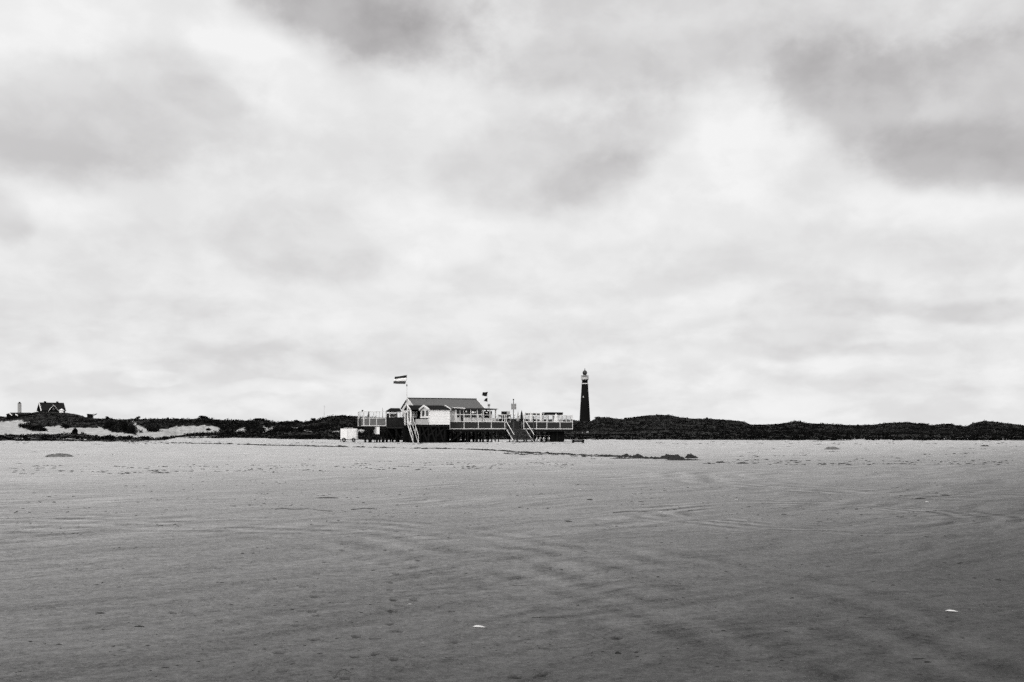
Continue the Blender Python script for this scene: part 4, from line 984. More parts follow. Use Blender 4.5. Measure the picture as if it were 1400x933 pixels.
# storage rack with a lumpy dark cover (far end of front terrace)
u0_, u1_ = U(687.5, 5.4), U(696.5, 5.4)
e = thing('covered_stack', 'stack of cushions under dark cover beyond the veranda', 'stack', (u0_, 5.4, ZT), 'P')
sb = MB(); zq = Z(692, 562.6, 5.4)
for i in range(4):
    za = ZT + (zq - ZT) * i / 4; zb = ZT + (zq - ZT) * (i + 1) / 4 - .02; j = .06 * (i % 2); sb.box(u0_ + j, u1_ - .12 + j, 5.4, 6.2, za, zb)
sb.build('cushion', MATS['dark_cloth'], e)
MB().box(u1_ - .45, u1_ + .05, 5.36, 6.22, zq - .42, zq + .0).build('cover', CLOTHG, e)
# globe lamps
def globe(px, py, v, r, label, zf):
    u = U(px, v); z = Z(px, py, v)
    e = thing('globe_lamp', label, 'lamp', (u, v, zf), 'P', 'white globe lamps on the terraces')
    MB().tube((u, v, zf), (u, v, z - r * .9), .03, .03, 8).build('post', DARKM, e)
    MB().lathe((u, v, z), [(r * math.cos(t), r * math.sin(t)) for t in np.linspace(-1.5, 1.5, 9)], 14).build('globe', WHITE, e, True)
globe(709.8, 568.3, 1.2, .17, 'lowest white globe lamp on a dark stem at the head of the stairs', ZT - .08)
globe(703.8, 567.0, 2.2, .16, 'white globe lamp just behind the sign post', ZT - .08)
globe(698.2, 566.4, 2.8, .13, 'smaller white globe lamp between the sign post and the windscreen', ZT - .08)
# hanging lanterns under the eave
def lantern(px, py, r, label, flat=1.0):
    v = VF - .2; u = U(px, v); z = Z(px, py, v)
    e = thing('hanging_lantern', label, 'lantern', (u, v, z - r), 'P', 'white lanterns under the eave')
    MB().tube((u, v, z + r * .8 * flat), (u, v, ZE - .1), .012, .012, 6).build('cord', DARKM, e)
    MB().lathe((u, v, z), [(r * math.cos(t), r * flat * math.sin(t)) for t in np.linspace(-1.4, 1.4, 9)], 12).build('shade', WHITE, e, True)
lantern(637.2, 562.9, .14, 'small round white lantern hanging in the third window bay')
lantern(646.5, 564.2, .19, 'biggest white lantern hanging in the fourth window bay')
lantern(649.6, 564.0, .11, 'slim white lantern beside the biggest one')
lantern(665.4, 564.4, .19, 'flat wide white lantern hanging on the veranda', .4)

# garden chairs and tables on the terraces
def chair_mesh(m, name, label, u, v, zf, rz):
    e = bpy.data.objects.new(name, None); COL.objects.link(e); tag(e, label, 'chair', 'chairs on the terraces'); ORG[e.name] = (0, 0, 0)
    MB().box(-.23, .23, -.22, .24, .42, .47).build('seat', m, e)
    MB().prism([(-.23, .20, .47), (.23, .20, .47), (.23, .30, .92), (-.23, .30, .92)], (0, .04, 0)).build('backrest', m, e)
    for sx, sy in ((-1, -1), (1, -1), (-1, 1), (1, 1)): MB().box(sx * .2 - .02, sx * .2 + .02, sy * .19 - .02 + .01, sy * .19 + .03, 0, .42).build('leg', m, e)
    e.location = P2W(u, v, zf); e.rotation_euler = (0, 0, TH + rz); return e
def place_p(o, u, v, zf, rz, label): return copy_thing(o, P2W(u, v, zf), TH + rz, label)
def table_mesh(m, label, u, v, zf):
    e = bpy.data.objects.new('terrace_table', None); COL.objects.link(e); tag(e, label, 'table', 'tables on the terraces'); ORG[e.name] = (0, 0, 0)
    MB().box(-.6, .6, -.4, .4, .71, .75).build('tabletop', m, e)
    for sx, sy in ((-1, -1), (1, -1), (-1, 1), (1, 1)): MB().box(sx * .52 - .03, sx * .52 + .03, sy * .33 - .03, sy * .33 + .03, 0, .71).build('leg', m, e)
    e.location = P2W(u, v, zf); e.rotation_euler = (0, 0, TH); return e
tb = table_mesh(RAILW, 'pale table behind the last bays of the front terrace glass', U(676, 2.0), 2.0, ZT - .08)
place_p(tb, U(742, 2.2), 2.2, ZT - .08, 0, 'pale table beside the white parasols on the far terrace')
place_p(tb, U(753, 2.4), 2.4, ZT - .08, 0, 'pale table in front of the bar shelter')
place_p(tb, U(771.5, 3.0), 3.0, ZT - .08, 0, 'pale table near the outer end of the far terrace')
place_p(tb, U(648, 1.8), 1.8, ZT - .08, 0, 'pale table before the middle windows of the house')
ch = chair_mesh(BOARDD, 'terrace_chair', 'dark chair at the table behind the last front terrace bays', U(684.5, 2.3), 2.3, ZT - .08, 1.2)
place_p(ch, U(730, 2.6), 2.6, ZT - .08, 1.4, 'dark chair by the windscreen next to the stairs head')
place_p(ch, U(746, 1.4), 1.4, ZT - .08, .2, 'dark chair close to the far terrace glass left of the bar')
place_p(ch, U(755.5, 1.3), 1.3, ZT - .08, -1.3, 'dark chair in front of the bar shelter counter')
place_p(ch, U(767, 1.6), 1.6, ZT - .08, 1.3, 'dark chair just past the half open parasol')
place_p(ch, U(773.5, 1.2), 1.2, ZT - .08, .4, 'dark chair near the outer corner of the far terrace')
place_p(ch, U(654.5, 1.6), 1.6, ZT - .08, 1.1, 'dark chair in the middle of the front terrace')
wc = chair_mesh(RAILW, 'white_chair', 'white chair on the deck passage next to the small terrace', U(531.5, 7.2), 7.2, ZL - .08, .9)
place_p(wc, U(775.8, 2.0), 2.0, ZT - .08, 1.57, 'white chair at the outer end of the far terrace')
# dome barbecue at the far corner
u, v = U(779.6, 1.3), 1.3
e = thing('kettle_grill', 'black dome shaped grill at the outer corner of the far terrace', 'grill', (u, v, ZT - .08), 'P')
MB().lathe((u, v, ZT + .62), [(.06, -.32), (.30, -.2), (.37, 0), (.36, .1), (.27, .3), (.1, .4), (.02, .42)], 16).build('kettle', DARKM, e, True)
for k_ in range(3):
    a_ = k_ * 2.1; MB().tube((u + .38 * math.cos(a_), v + .38 * math.sin(a_), ZT - .08), (u + .15 * math.cos(a_), v + .15 * math.sin(a_), ZT + .4), .02, .02, 6).build('leg', DARKM, e)
# planters and low bits along the small terrace
def planter(px, v, zf, w_, hh, label):
    u = U(px, v); e = thing('planter', label, 'planter', (u, v, zf), 'P', 'dark planters on the small terrace')
    MB().prism([(u - w_ * .4, v - .2, zf), (u + w_ * .4, v - .2, zf), (u + w_ * .5, v - .2, zf + hh), (u - w_ * .5, v - .2, zf + hh)], (0, .4, 0)).build('pot', DARKM, e)
    leaf_cloud((u, v, zf + hh), w_ * .55, .25, .45, 90, .07, int(px)).build('foliage', BUSHM, e)
planter(492.6, V1 + 1.9, ZL - .08, .5, .85, 'dark planter in the outer corner of the small terrace')
planter(496.3, V1 + 1.5, ZL - .08, .45, .8, 'dark planter second from the outer corner of the small terrace')
planter(520.6, V1 + .7, ZL - .08, .5, .8, 'dark planter beside the thin grey parasol')
planter(526.2, V1 + .5, ZL - .08, .5, .85, 'dark planter at the inner corner post of the small terrace')
u, v = U(495.6, V1 + ldep), V1 + ldep
lone(MB().lathe((u, v, zlt + .02), [(.05, 0), (.06, .05), (.14, .09), (.16, .16), (.10, .24), (.02, .26)], 12), 'post_lamp', DARKM, 'small dark lamp on top of the small terrace screen', 'lamp', (u, v, zlt + .02), 'P', smooth=True)
# white bench seat on the passage
bv = 7.0; u0_ = U(534.4, bv)
e = thing('bench', 'white bench on the deck passage in front of the black roofed shelter', 'bench', (u0_, bv, ZL - .08), 'P')
bz = Z(537, 570.6, bv)
MB().box(u0_, u0_ + .62, bv - .2, bv + .25, bz - .06, bz).build('seat', RAILW, e)
for q in (0.03, .53): MB().box(u0_ + q, u0_ + q + .06, bv - .17, bv + .2, ZL - .08, bz - .06).build('leg', RAILW, e)
MB().box(u0_ - .02, u0_ + .64, bv + .26, bv + .32, ZL - .08, bz + .45).build('backrest', BOARDD, e)

# ------------------------------------------------------------------ bicycles below the far terrace
def bicycle(label):
    e = bpy.data.objects.new('bicycle', None); COL.objects.link(e); tag(e, label, 'bicycle', 'bicycles parked under the far terrace'); ORG[e.name] = (0, 0, 0)
    for x in (-.52, .52):
        w_ = MB().torus((x, 0, .34), (0, 1, 0), .32, .025, 20, 6).build('wheel', RUBBER, e)
        sp_ = MB()
        for k_ in range(6):
            t = k_ * math.pi / 6; sp_.tube((x - .3 * math.cos(t), 0, .34 - .3 * math.sin(t)), (x + .3 * math.cos(t), 0, .34 + .3 * math.sin(t)), .006, .006, 4)
        sp_.build('spokes', METAL, w_)
        md = MB(); pts = [(x + .37 * math.cos(t), 0, .34 + .37 * math.sin(t)) for t in np.linspace(.5, 2.8, 9)]
        for a_, b_ in zip(pts, pts[1:]): md.bar(a_, b_, .06, .02)
        md.build('mudguard', WHITE, e)
    fr = MB().chain([(-.52, 0, .34), (-.1, 0, .3), (.38, 0, .75), (-.2, 0, .72), (-.1, 0, .3)], .018).chain([(-.52, 0, .34), (-.2, 0, .72), (-.23, 0, .9)], .015).chain([(.52, 0, .34), (.38, 0, .75), (.34, 0, .98)], .017)
    fr.build('frame', METAL, e)
    MB().box(-.36, -.1, -.08, .08, .9, .96).build('saddle', RUBBER, e)
    MB().chain([(.24, -.28, 1.0), (.34, -.05, .98), (.34, .05, .98), (.24, .28, 1.0)], .014).build('handlebar', METAL, e)
    return e
bk = bicycle('bicycle leaning nearest the foot of the wide stairs')
bk.location = P2W(U(735, -.3), -.1, 0); bk.rotation_euler = (0, R(-6), TH + R(62))
for q, lab in ((739.5, 'second bicycle in from the foot of the wide stairs'), (744.5, 'bicycle in the middle of the row under the far terrace'), (750, 'bicycle next to the boarded store under the far terrace')):
    c_ = copy_thing(bk, P2W(U(q, .0), .05, 0), TH + R(rng.uniform(50, 80)), lab)

# ------------------------------------------------------------------ trailer, board, low bench on the sand
d_ = 149.0; sc = d_ / F
tx0, tx1 = (465.6 - CX) * sc, (487.2 - CX) * sc
tz0, tz1 = EYE + (HY - 601.0) * sc, EYE + (HY - 586.2) * sc
tr = thing('box_trailer', 'white closed box trailer parked on the sand left of the stilts', 'trailer', ((tx0 + tx1) / 2, d_, 0))
tm = (475.3 - CX) * sc
bm_ = MB(); bm_.prism([(tm, d_, tz0), (tx1, d_, tz0), (tx1, d_, tz1 - .05), (tx1 - .12, d_, tz1), (tm, d_, tz1)], (0, 1.5, 0)); bm_.build('body', mat('trailer_grey_white', .62, .12, 2, .5), tr)
MB().box(tx0, tm - .02, d_ - .03, d_ + 1.5, tz0, tz1 - .01).build('front_body', WHITE, tr)
MB().box(tm + .08, tx1 - .12, d_ - .03, d_ - .003, tz0 + .1, tz1 - .15).build('door', MATS['trailer_grey_white'], tr)
for px in (470.3, 483.6):
    x = (px - CX) * sc
    wh = MB().torus((x, d_ - .08, .27), (0, 1, 0), .19, .085, 18, 8).build('wheel', RUBBER, tr, True)
    MB().tube((x, d_ - .13, .27), (x, d_ - .02, .27), .13, .13, 14).build('rim', METAL, wh)
    mg = MB(); pts = [(x + .33 * math.cos(t), d_ - .08, .29 + .33 * math.sin(t)) for t in np.linspace(.1, 3.04, 9)]
    for a_, b_ in zip(pts, pts[1:]): mg.bar(a_, b_, .18, .03)
    mg.build('mudguard', DARKM, tr)
MB().box(tx0, tx1, d_ + .1, d_ + .2, tz0 - .08, tz0 - .003).box(tx0, tx1, d_ + 1.2, d_ + 1.3, tz0 - .08, tz0 - .003).build('chassis', DARKM, tr)
MB().bar((tx0 - .02, d_ + .7, tz0 - .06), (tx0 - .5, d_ + .7, tz0 - .06), .08).tube((tx0 - .05, d_ + .5, .0), (tx0 - .05, d_ + .5, tz0), .05, .05, 8).build('drawbar', DARKM, tr)
rk = MB()
for px in (470, 473, 476.5, 480): x = (px - CX) * sc; rk.box(x, x + .15, d_ + .3, d_ + 1.2, tz1 - .012, tz1 + .10)
rk.bar(((469.5 - CX) * sc, d_ + .35, tz1 + .13), ((482 - CX) * sc, d_ + .35, tz1 + .13), .05); rk.build('roof_rack', METAL, tr)

d_ = 138.0; sc = d_ / F
bx0, bx1 = (673.7 - CX) * sc, (691.8 - CX) * sc
bd = MB(); n = 12
prof = []
for i in range(n + 1):
    s = i / n; prof.append((bx0 + (bx1 - bx0) * s, .34 * (math.sin(math.pi * min(max(s, .02), .98)) ** .5), .05 + .10 * (abs(s - .5) * 2) ** 2))
vs = []
for x, hw, z in prof: vs += [(x, d_ - hw, z), (x, d_, z + .06), (x, d_ + hw, z), (x, d_, z - .06)]
fs = [(i * 4 + k_, i * 4 + (k_ + 1) % 4, (i + 1) * 4 + (k_ + 1) % 4, (i + 1) * 4 + k_) for i in range(n) for k_ in range(4)] + [(0, 1, 2, 3), (n * 4 + 3, n * 4 + 2, n * 4 + 1, n * 4)]
bd.add(vs, fs)
lone(bd, 'board', WHITE, 'long white board lying on the sand before the terrace stilts', 'board', ((bx0 + bx1) / 2, d_, 0), smooth=True)
d_ = 137.5; sc = d_ / F
px0, px1 = (782 - CX) * sc, (799 - CX) * sc; zt_ = EYE + (HY - 601.3) * sc
e = thing('low_bench', 'low black timber bench on the sand past the end of the terrace', 'bench', ((px0 + px1) / 2, d_, 0))
MB().box(px0, px1, d_, d_ + .6, zt_ - .12, zt_).build('seat', TIMBER, e)
for x in (px0 + .02, px1 - .32): MB().box(x, x + .30, d_ + .04, d_ + .56, -.06, zt_ - .12).build('leg', TIMBER, e)
MB().box(px0 + .3, px1 - .3, d_ + .08, d_ + .5, .12, zt_ - .14).build('stretcher', TIMBER, e)

# ------------------------------------------------------------------ lighthouse
d_ = 700.0; sc = d_ / F
lx = (799.6 - CX) * sc
def lz(py): return EYE + (HY - py) * sc
lh = thing('lighthouse', 'tall dark brick lighthouse with white gallery rising behind the dunes', 'lighthouse', (lx, d_, 0))
rb, rt = 7.3 * sc, 4.35 * sc
zb_, zt2 = lz(574), lz(525.6)
r0_ = rb + (rb - rt) * (zb_ / (zt2 - zb_))
MB().lathe((lx, d_, 0), [(r0_, -1), (r0_, 0), (rb, zb_), (rb * .66 + rt * .34, zb_ + (zt2 - zb_) * .36), (rt, zt2)], 40).build('shaft', BRICK, lh, True)
MB().lathe((lx, d_, 0), [(rt + .35, zt2), (rt + .4, zt2 + .25), (rt + .2, lz(524.2)), (rt - .1, lz(524.2))], 40).build('band', mat('white_stone', .48, .08), lh)
MB().lathe((lx, d_, 0), [(rt - .15, lz(524.25)), (rt - .25, lz(520.6)), (rt + .2, lz(520))], 32).build('upper_shaft', BRICK, lh, True)
gr = 5.3 * sc
MB().lathe((lx, d_, 0), [(rt - .2, lz(520.2)), (gr, lz(518.8)), (gr + .05, lz(516.0)), (gr - .15, lz(516.0)), (gr - .2, lz(518.2)), (.5, lz(518.2))], 32).build('gallery', MATS['white_stone'], lh)
gl = MB()
for k_ in range(20):
    t = 2 * math.pi * k_ / 20; gl.tube((lx + gr * .97 * math.cos(t), d_ + gr * .97 * math.sin(t), lz(516)), (lx + gr * .97 * math.cos(t), d_ + gr * .97 * math.sin(t), lz(513.4)), .05, .05, 5)
gl.torus((lx, d_, lz(513.5)), (0, 0.001, 1), gr * .97, .07, 32, 5); gl.torus((lx, d_, lz(514.8)), (0, 0.001, 1), gr * .97, .05, 32, 5); gl.build('gallery_rail', METAL, lh)
lr = 2.7 * sc
MB().lathe((lx, d_, 0), [(lr * 1.25, lz(518.1)), (lr * 1.2, lz(513.5)), (lr * .7, lz(513))], 24).build('lantern_base', BRICKP, lh)
MB().lathe((lx, d_, 0), [(lr * .85, lz(513.4)), (lr * .85, lz(511))], 20).build('lantern_glass', WINDOW, lh, True)
MB().lathe((lx, d_, 0), [(lr * .9, lz(511.6)), (lr * 1.16, lz(511.0)), (lr * 1.18, lz(509.5)), (lr * .95, lz(508)), (lr * .55, lz(506.9)), (lr * .2, lz(506.3)), (.14, lz(505.2)), (.30, lz(504.8)), (.30, lz(504.4)), (.05, lz(504.0))], 24).build('dome', DARKM, lh, True)
wn_ = MB()
wa = R(-118); rr_ = np.interp(lz(543), [zb_, zt2], [rb, rt])
wx, wy = lx + (rr_ - .02) * math.cos(wa), d_ + (rr_ - .02) * math.sin(wa)
wn_.bar((wx, wy, lz(544.2)), (wx, wy, lz(541.8)), .55, .3); wn_.build('window', MATS['white_stone'], lh)

# pale tower far behind the house, left
d_ = 1000.0; sc = d_ / F; lx = (26.7 - CX) * sc
pt = thing('water_tower', 'slim pale tower far behind the dunes left of the gabled house', 'tower', (lx, d_, 0))
MB().lathe((lx, d_, 0), [(2.6 * sc, -1), (2.35 * sc, lz(564) * d_ / 700), (1.75 * sc, EYE + (HY - 553) * sc)], 24).build('shaft', BRICKP, pt, True)
MB().lathe((lx, d_, 0), [(2.2 * sc, EYE + (HY - 553) * sc), (2.2 * sc, EYE + (HY - 551.6) * sc), (1.5 * sc, EYE + (HY - 551.3) * sc), (1.2 * sc, EYE + (HY - 550.3) * sc), (.3 * sc, EYE + (HY - 549.6) * sc)], 20).build('cap', BRICK, pt)
pw = MB()
for q in (555, 558.5): pw.box(lx - .5, lx + .5, d_ - 2.3 * sc, d_ - 1.6 * sc, EYE + (HY - q - .8) * sc, EYE + (HY - q + .2) * sc)
pw.build('window', WINDOW, pt)

# ------------------------------------------------------------------ houses on the left dune
def frame_local(ox, oy, rz):
    c, s = math.cos(rz), math.sin(rz)
    return lambda p: (ox + p[0] * c - p[1] * s, oy + p[0] * s + p[1] * c, p[2])
d_ = 452.0; sc = d_ / F; rz = R(41)
hx, hy = (58.6 - CX) * sc, d_ - 1.0
e = bpy.data.objects.new('dune_house', None); COL.objects.link(e); e.location = (hx, hy, 0); e.rotation_euler = (0, 0, rz); ORG[e.name] = (0, 0, 0)
tag(e, 'dark steep roofed house with white gable trim on top of the left dune', 'house')
def hz(py): return EYE + (HY - py) * sc
kk = (89.0 - CX) / F; Lh = (kk * hy - hx) / (math.cos(rz) - kk * math.sin(rz)); Wh = 6.0
zE, zR_, zG = hz(561.3), hz(550.9), hz(566)
MB().prism([(0, 0, zG), (0, Wh, zG), (0, Wh, zE), (0, Wh / 2, zR_ - .15), (0, 0, zE)], (Lh, 0, 0)).build('wall', BRICK, e)
rf2 = MB().prism([(-.3, -.35, zE - .25), (Lh + .3, -.35, zE - .25), (Lh + .3, Wh / 2, zR_), (-.3, Wh / 2, zR_)], (0, -.1, .2)).prism([(-.3, Wh / 2, zR_ + .01), (Lh + .3, Wh / 2, zR_ + .01), (Lh + .3, Wh + .35, zE - .25), (-.3, Wh + .35, zE - .25)], (0, .1, .2)).build('roof', THATCH, e)
for q in (.22, .75):
    ch_ = MB().box(Lh * q - .4, Lh * q + .4, Wh / 2 - .4, Wh / 2 + .4, zR_ - .6, zR_ + .75).build('chimney', BRICK, rf2)
bb = MB().bar((-.38, -.4, zE - .2), (-.38, Wh / 2, zR_ + .1), .25, .42).build('bargeboard', TRIM, e)
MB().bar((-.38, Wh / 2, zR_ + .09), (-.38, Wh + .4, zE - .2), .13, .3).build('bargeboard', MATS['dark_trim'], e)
gx = Lh * .47; gw_ = 1.95; gt = hz(553.9)
dm = MB().prism([(gx - gw_, -.9, zG), (gx + gw_, -.9, zG), (gx + gw_, -.9, zE - .1), (gx, -.9, gt - .3), (gx - gw_, -.9, zE - .1)], (0, 3.2, 0)).build('front_gable', BRICK, e)
MB().prism([(gx - gw_ - .25, -1.0, zE - .35), (gx, -1.0, gt), (gx, -1.0, gt + .2), (gx - gw_ - .35, -1.0, zE - .2)], (0, 3.3, 0)).prism([(gx + gw_ + .25, -1.0, zE - .35), (gx + gw_ + .35, -1.0, zE - .2), (gx, -1.0, gt + .203), (gx, -1.0, gt + .003)], (0, 3.3, 0)).build('gable_roof', THATCH, dm)
MB().bar((gx - gw_ - .3, -1.08, zE - .3), (gx, -1.08, gt + .05), .12, .36, (0, 1, 0)).bar((gx, -1.083, gt + .05), (gx + gw_ + .3, -1.083, zE - .3), .12, .36, (0, 1, 0)).build('bargeboard', TRIM, dm)
wf = MB().box(gx - .32, gx + .32, -.96, -.903, hz(560.9), hz(557.9)).build('window', CLOTHG, e)
MB().box(gx - .2, gx + .2, -.98, -.962, hz(560.5), hz(558.3)).build('pane', WINDOW, wf)
for q in (.12, .82):
    wf = MB().box(Lh * q - .5, Lh * q + .5, -.06, -.003, zE - 1.7, zE - .6).build('window', RAILW, e)
    MB().box(Lh * q - .42, Lh * q + .42, -.08, -.062, zE - 1.62, zE - .68).build('pane', WINDOW, wf)
# white garden tent in front of it
tx_ = (84.2 - CX) * (446 / F); ty_ = 446.0; s_ = 446 / F
def tz(py): return EYE + (HY - py) * s_
e = thing('garden_tent', 'small white peaked tent at the right corner of the gabled house', 'tent', (tx_, ty_, tz(564)))
MB().add([(tx_ - .95, ty_ - .8, tz(561.4)), (tx_ + .95, ty_ - .8, tz(561.4)), (tx_ + .95, ty_ + .8, tz(561.4)), (tx_ - .95, ty_ + .8, tz(561.4)), (tx_ + .1, ty_, tz(558.8))], [(0, 1, 4), (1, 2, 4), (2, 3, 4), (3, 0, 4), (3, 2, 1, 0)]).build('canopy', WHITE, e)
MB().box(tx_ - .7, tx_ + .7, ty_ - .6, ty_ + .6, tz(564.5), tz(561.45)).build('side_wall', WHITE, e)
# low dark building
d_ = 425.0; s_ = d_ / F
x0_, x1_ = (9 - CX) * s_, (37 - CX) * s_
e = thing('low_building', 'low black flat topped building at the left edge with two white skylights', 'building', ((x0_ + x1_) / 2, d_, tz(572)))
def bz_(py): return EYE + (HY - py) * s_
MB().prism([(x0_ - .2, d_, bz_(573)), (x1_, d_, bz_(573)), (x1_, d_, bz_(566.3)), (x0_ + .1, d_, bz_(566.3))], (0, 6, 0)).build('wall', BRICK, e)
MB().prism([(x0_ - .2, d_ - .3, bz_(567)), (x1_ + .2, d_ - .3, bz_(567)), (x1_ + .1, d_ + 2.5, bz_(564.2)), (x0_ + .15, d_ + 2.5, bz_(564.2))], (0, 0, -.15)).prism([(x0_ + .15, d_ + 2.5, bz_(564.2) + .01), (x1_ + .1, d_ + 2.5, bz_(564.2) + .01), (x1_ + .2, d_ + 6.2, bz_(567)), (x0_ - .2, d_ + 6.2, bz_(567))], (0, 0, -.15)).build('roof', THATCH, e)
for pa, pb in (((13.2, 564.8), (17, 568.4)), ((21.8, 566.6), (25.2, 568.6))):
    MB().bar(((pa[0] - CX) * s_, d_ - .5, bz_(pa[1])), ((pb[0] - CX) * s_, d_ - .5, bz_(pb[1])), .1, .42, (0, 1, 0)).bar(((pa[0] - CX) * s_, d_ - .503, bz_(pa[1])), ((pb[0] - CX) * s_, d_ - .503, bz_(pb[1])), .42, .1, (0, 1, 0)).build('skylight', WHITE, e)
# hut and small flag
d_ = 430.0; s_ = d_ / F
def bz_(py): return EYE + (HY - py) * s_
x0_, x1_ = (118.8 - CX) * s_, (125 - CX) * s_
e = thing('dune_hut', 'tiny black hut on the dune skyline right of the gabled house', 'hut', ((x0_ + x1_) / 2, d_, bz_(571.5)))
MB().box(x0_ + .1, x1_ - .1, d_, d_ + 2, bz_(572.5), bz_(567)).build('wall', BRICK, e)
MB().prism([(x0_ - .1, d_ - .15, bz_(567)), (x1_ + .1, d_ - .15, bz_(567.3)), (x1_ + .05, d_ - .15, bz_(566.5)), (x0_ - .05, d_ - .15, bz_(566.0))], (0, 2.3, 0)).build('roof', THATCH, e)
x_ = (127.9 - CX) * s_
e = thing('flagpole', 'tiny flagpole with a dark streaming flag beside the black hut', 'flagpole', (x_, d_, bz_(573)))
MB().tube((x_, d_, bz_(573)), (x_, d_, bz_(565.4)), .05, .04, 6).build('pole', DARKM, e)
waving('flag', CLOTHD, e, ((x_, d_, bz_(567.3)), ((132.6 - CX) * s_, d_, bz_(565.4)), ((132.4 - CX) * s_, d_, bz_(566.8)), (x_, d_, bz_(568.8))), amp=.08)
# thin mast left of the pavilion
d_ = 318.0; s_ = d_ / F; x_ = (443.3 - CX) * s_
lone(MB().tube((x_, d_, EYE + (HY - 574) * s_), (x_, d_, EYE + (HY - 554.5) * s_), .05, .03, 6).tube((x_ - .25, d_, EYE + (HY - 556.5) * s_), (x_ + .25, d_, EYE + (HY - 556.5) * s_), .02, .02, 5), 'mast', METAL, 'thin pale mast on the dune left of the pavilion', 'mast', (x_, d_, EYE + (HY - 572) * s_))

# ------------------------------------------------------------------ things lying on the beach
def bh(x, y): return float(beach_height(np.array([x]), np.array([y]))[0])
def lumpy(px0, px1, pyfoot, hpx, depth, m, name, label, cat, seed, group=None, rough=.5):
    xa, d, _ = ground_at(px0, pyfoot); xb = ground_at(px1, pyfoot)[0]; s_ = d / F
    cx = (xa + xb) / 2; w_ = (xb - xa) / 2; h_ = hpx * s_
    nu, nv = 80, 30
    uu = np.linspace(-1, 1, nu); vv = np.linspace(-1, 1, nv); UU, VV = np.meshgrid(uu, vv)
    rr_ = np.sqrt(UU ** 2 + VV ** 2)
    env = np.clip(1 - rr_ ** 2 + .35 * (fbm(UU * 2.5 + seed, VV * 2.5, seed, 3) - .5), 0, 1) ** .7
    lum = np.clip(fbm(UU * (3.2 + w_ * 2.2) + seed * 3, VV * (1.6 + depth), seed + 5, 3) * 2.0 - .5, 0, 1)
    hgt = h_ * env * (1 - rough * .75 + rough * .75 * lum) * (.65 + .7 * fbm(UU * 13, VV * 8, seed + 9, 2))
    base = np.array([bh(cx + a * w_, d + b * depth) for a, b in zip(UU.ravel()[::1], VV.ravel())]).reshape(UU.shape)
    V = np.stack([UU * w_, VV * depth, hgt + base - .03 * (env <= .02) - .01], -1).reshape(-1, 3)
    i = np.arange(nv - 1)[:, None] * nu; j = np.arange(nu - 1)[None, :]
    Q = np.stack([i + j, i + j + 1, i + nu + j + 1, i + nu + j], -1).reshape(-1, 4)
    # drop the outside
    gap = fbm(UU * 5 + seed, VV * 4, seed + 21, 3).ravel()
    keep = (env.ravel()[Q].max(1) > .0) & (gap[Q].mean(1) + .5 * env.ravel()[Q].mean(1) > .47)
    # underside so that the heap is closed
    o = np_mesh(name, V, Q[keep], m, True); o.location = (cx, d, 0)
    return tag(o, label, cat, group)
HE = 'heaps of seaweed along the tide line'
lumpy(899, 936, 627.0, 6.6, 1.1, WEED, 'seaweed_heap', 'largest black seaweed heap near the middle of the tide line', 'seaweed', 3, HE, .7)
lumpy(936, 955, 626.3, 6.2, .6, WEED, 'seaweed_heap', 'pointed black seaweed heap touching the largest one on its right', 'seaweed', 5, HE, .7)
lumpy(905, 962, 629.3, 2.2, .6, WEED, 'seaweed_heap', 'flat black seaweed sheet before the largest heap', 'seaweed', 8, HE, .8)
lumpy(848, 864, 624.6, 4.0, .5, WEED, 'seaweed_heap', 'small black seaweed heap left of the largest one', 'seaweed', 11, HE, .7)
lumpy(864, 880, 624.8, 4.2, .5, WEED, 'seaweed_heap', 'small rounded seaweed heap between the largest heap and its left neighbour', 'seaweed', 13, HE, .7)
lumpy(820, 850, 624.4, 2.6, .6, WEED, 'seaweed_heap', 'long low seaweed heap where the tide line thickens', 'seaweed', 14, HE, .8)
lumpy(832, 876, 627.0, 1.6, .5, WEED, 'seaweed_heap', 'thin flat seaweed strip in front of the small heaps', 'seaweed', 16, HE, .8)
lumpy(62, 100, 624.8, 5.2, .9, WEEDM, 'sand_mound', 'smooth grey sand mound alone on the pale sand at the left', 'mound', 17, None, .35)
lumpy(1127, 1148, 614.6, 4.2, .8, WEEDM, 'sand_mound', 'small peaked dark mound alone on the far sand at the right', 'mound', 19, None, .5)
lumpy(1340, 1352, 610.4, 2.0, .6, WEED, 'seaweed_heap', 'tiny dark seaweed heap near the right edge by the dunes', 'seaweed', 23, HE, .6)
lumpy(1006, 1024, 634.0, 2.2, .5, WEED, 'seaweed_heap', 'flat dark seaweed scrap right of the largest heap', 'seaweed', 29, HE, .7)
lumpy(978, 992, 633.0, 2.4, .4, WEED, 'seaweed_heap', 'small dark seaweed scrap just right of the largest heap', 'seaweed', 31, HE, .7)

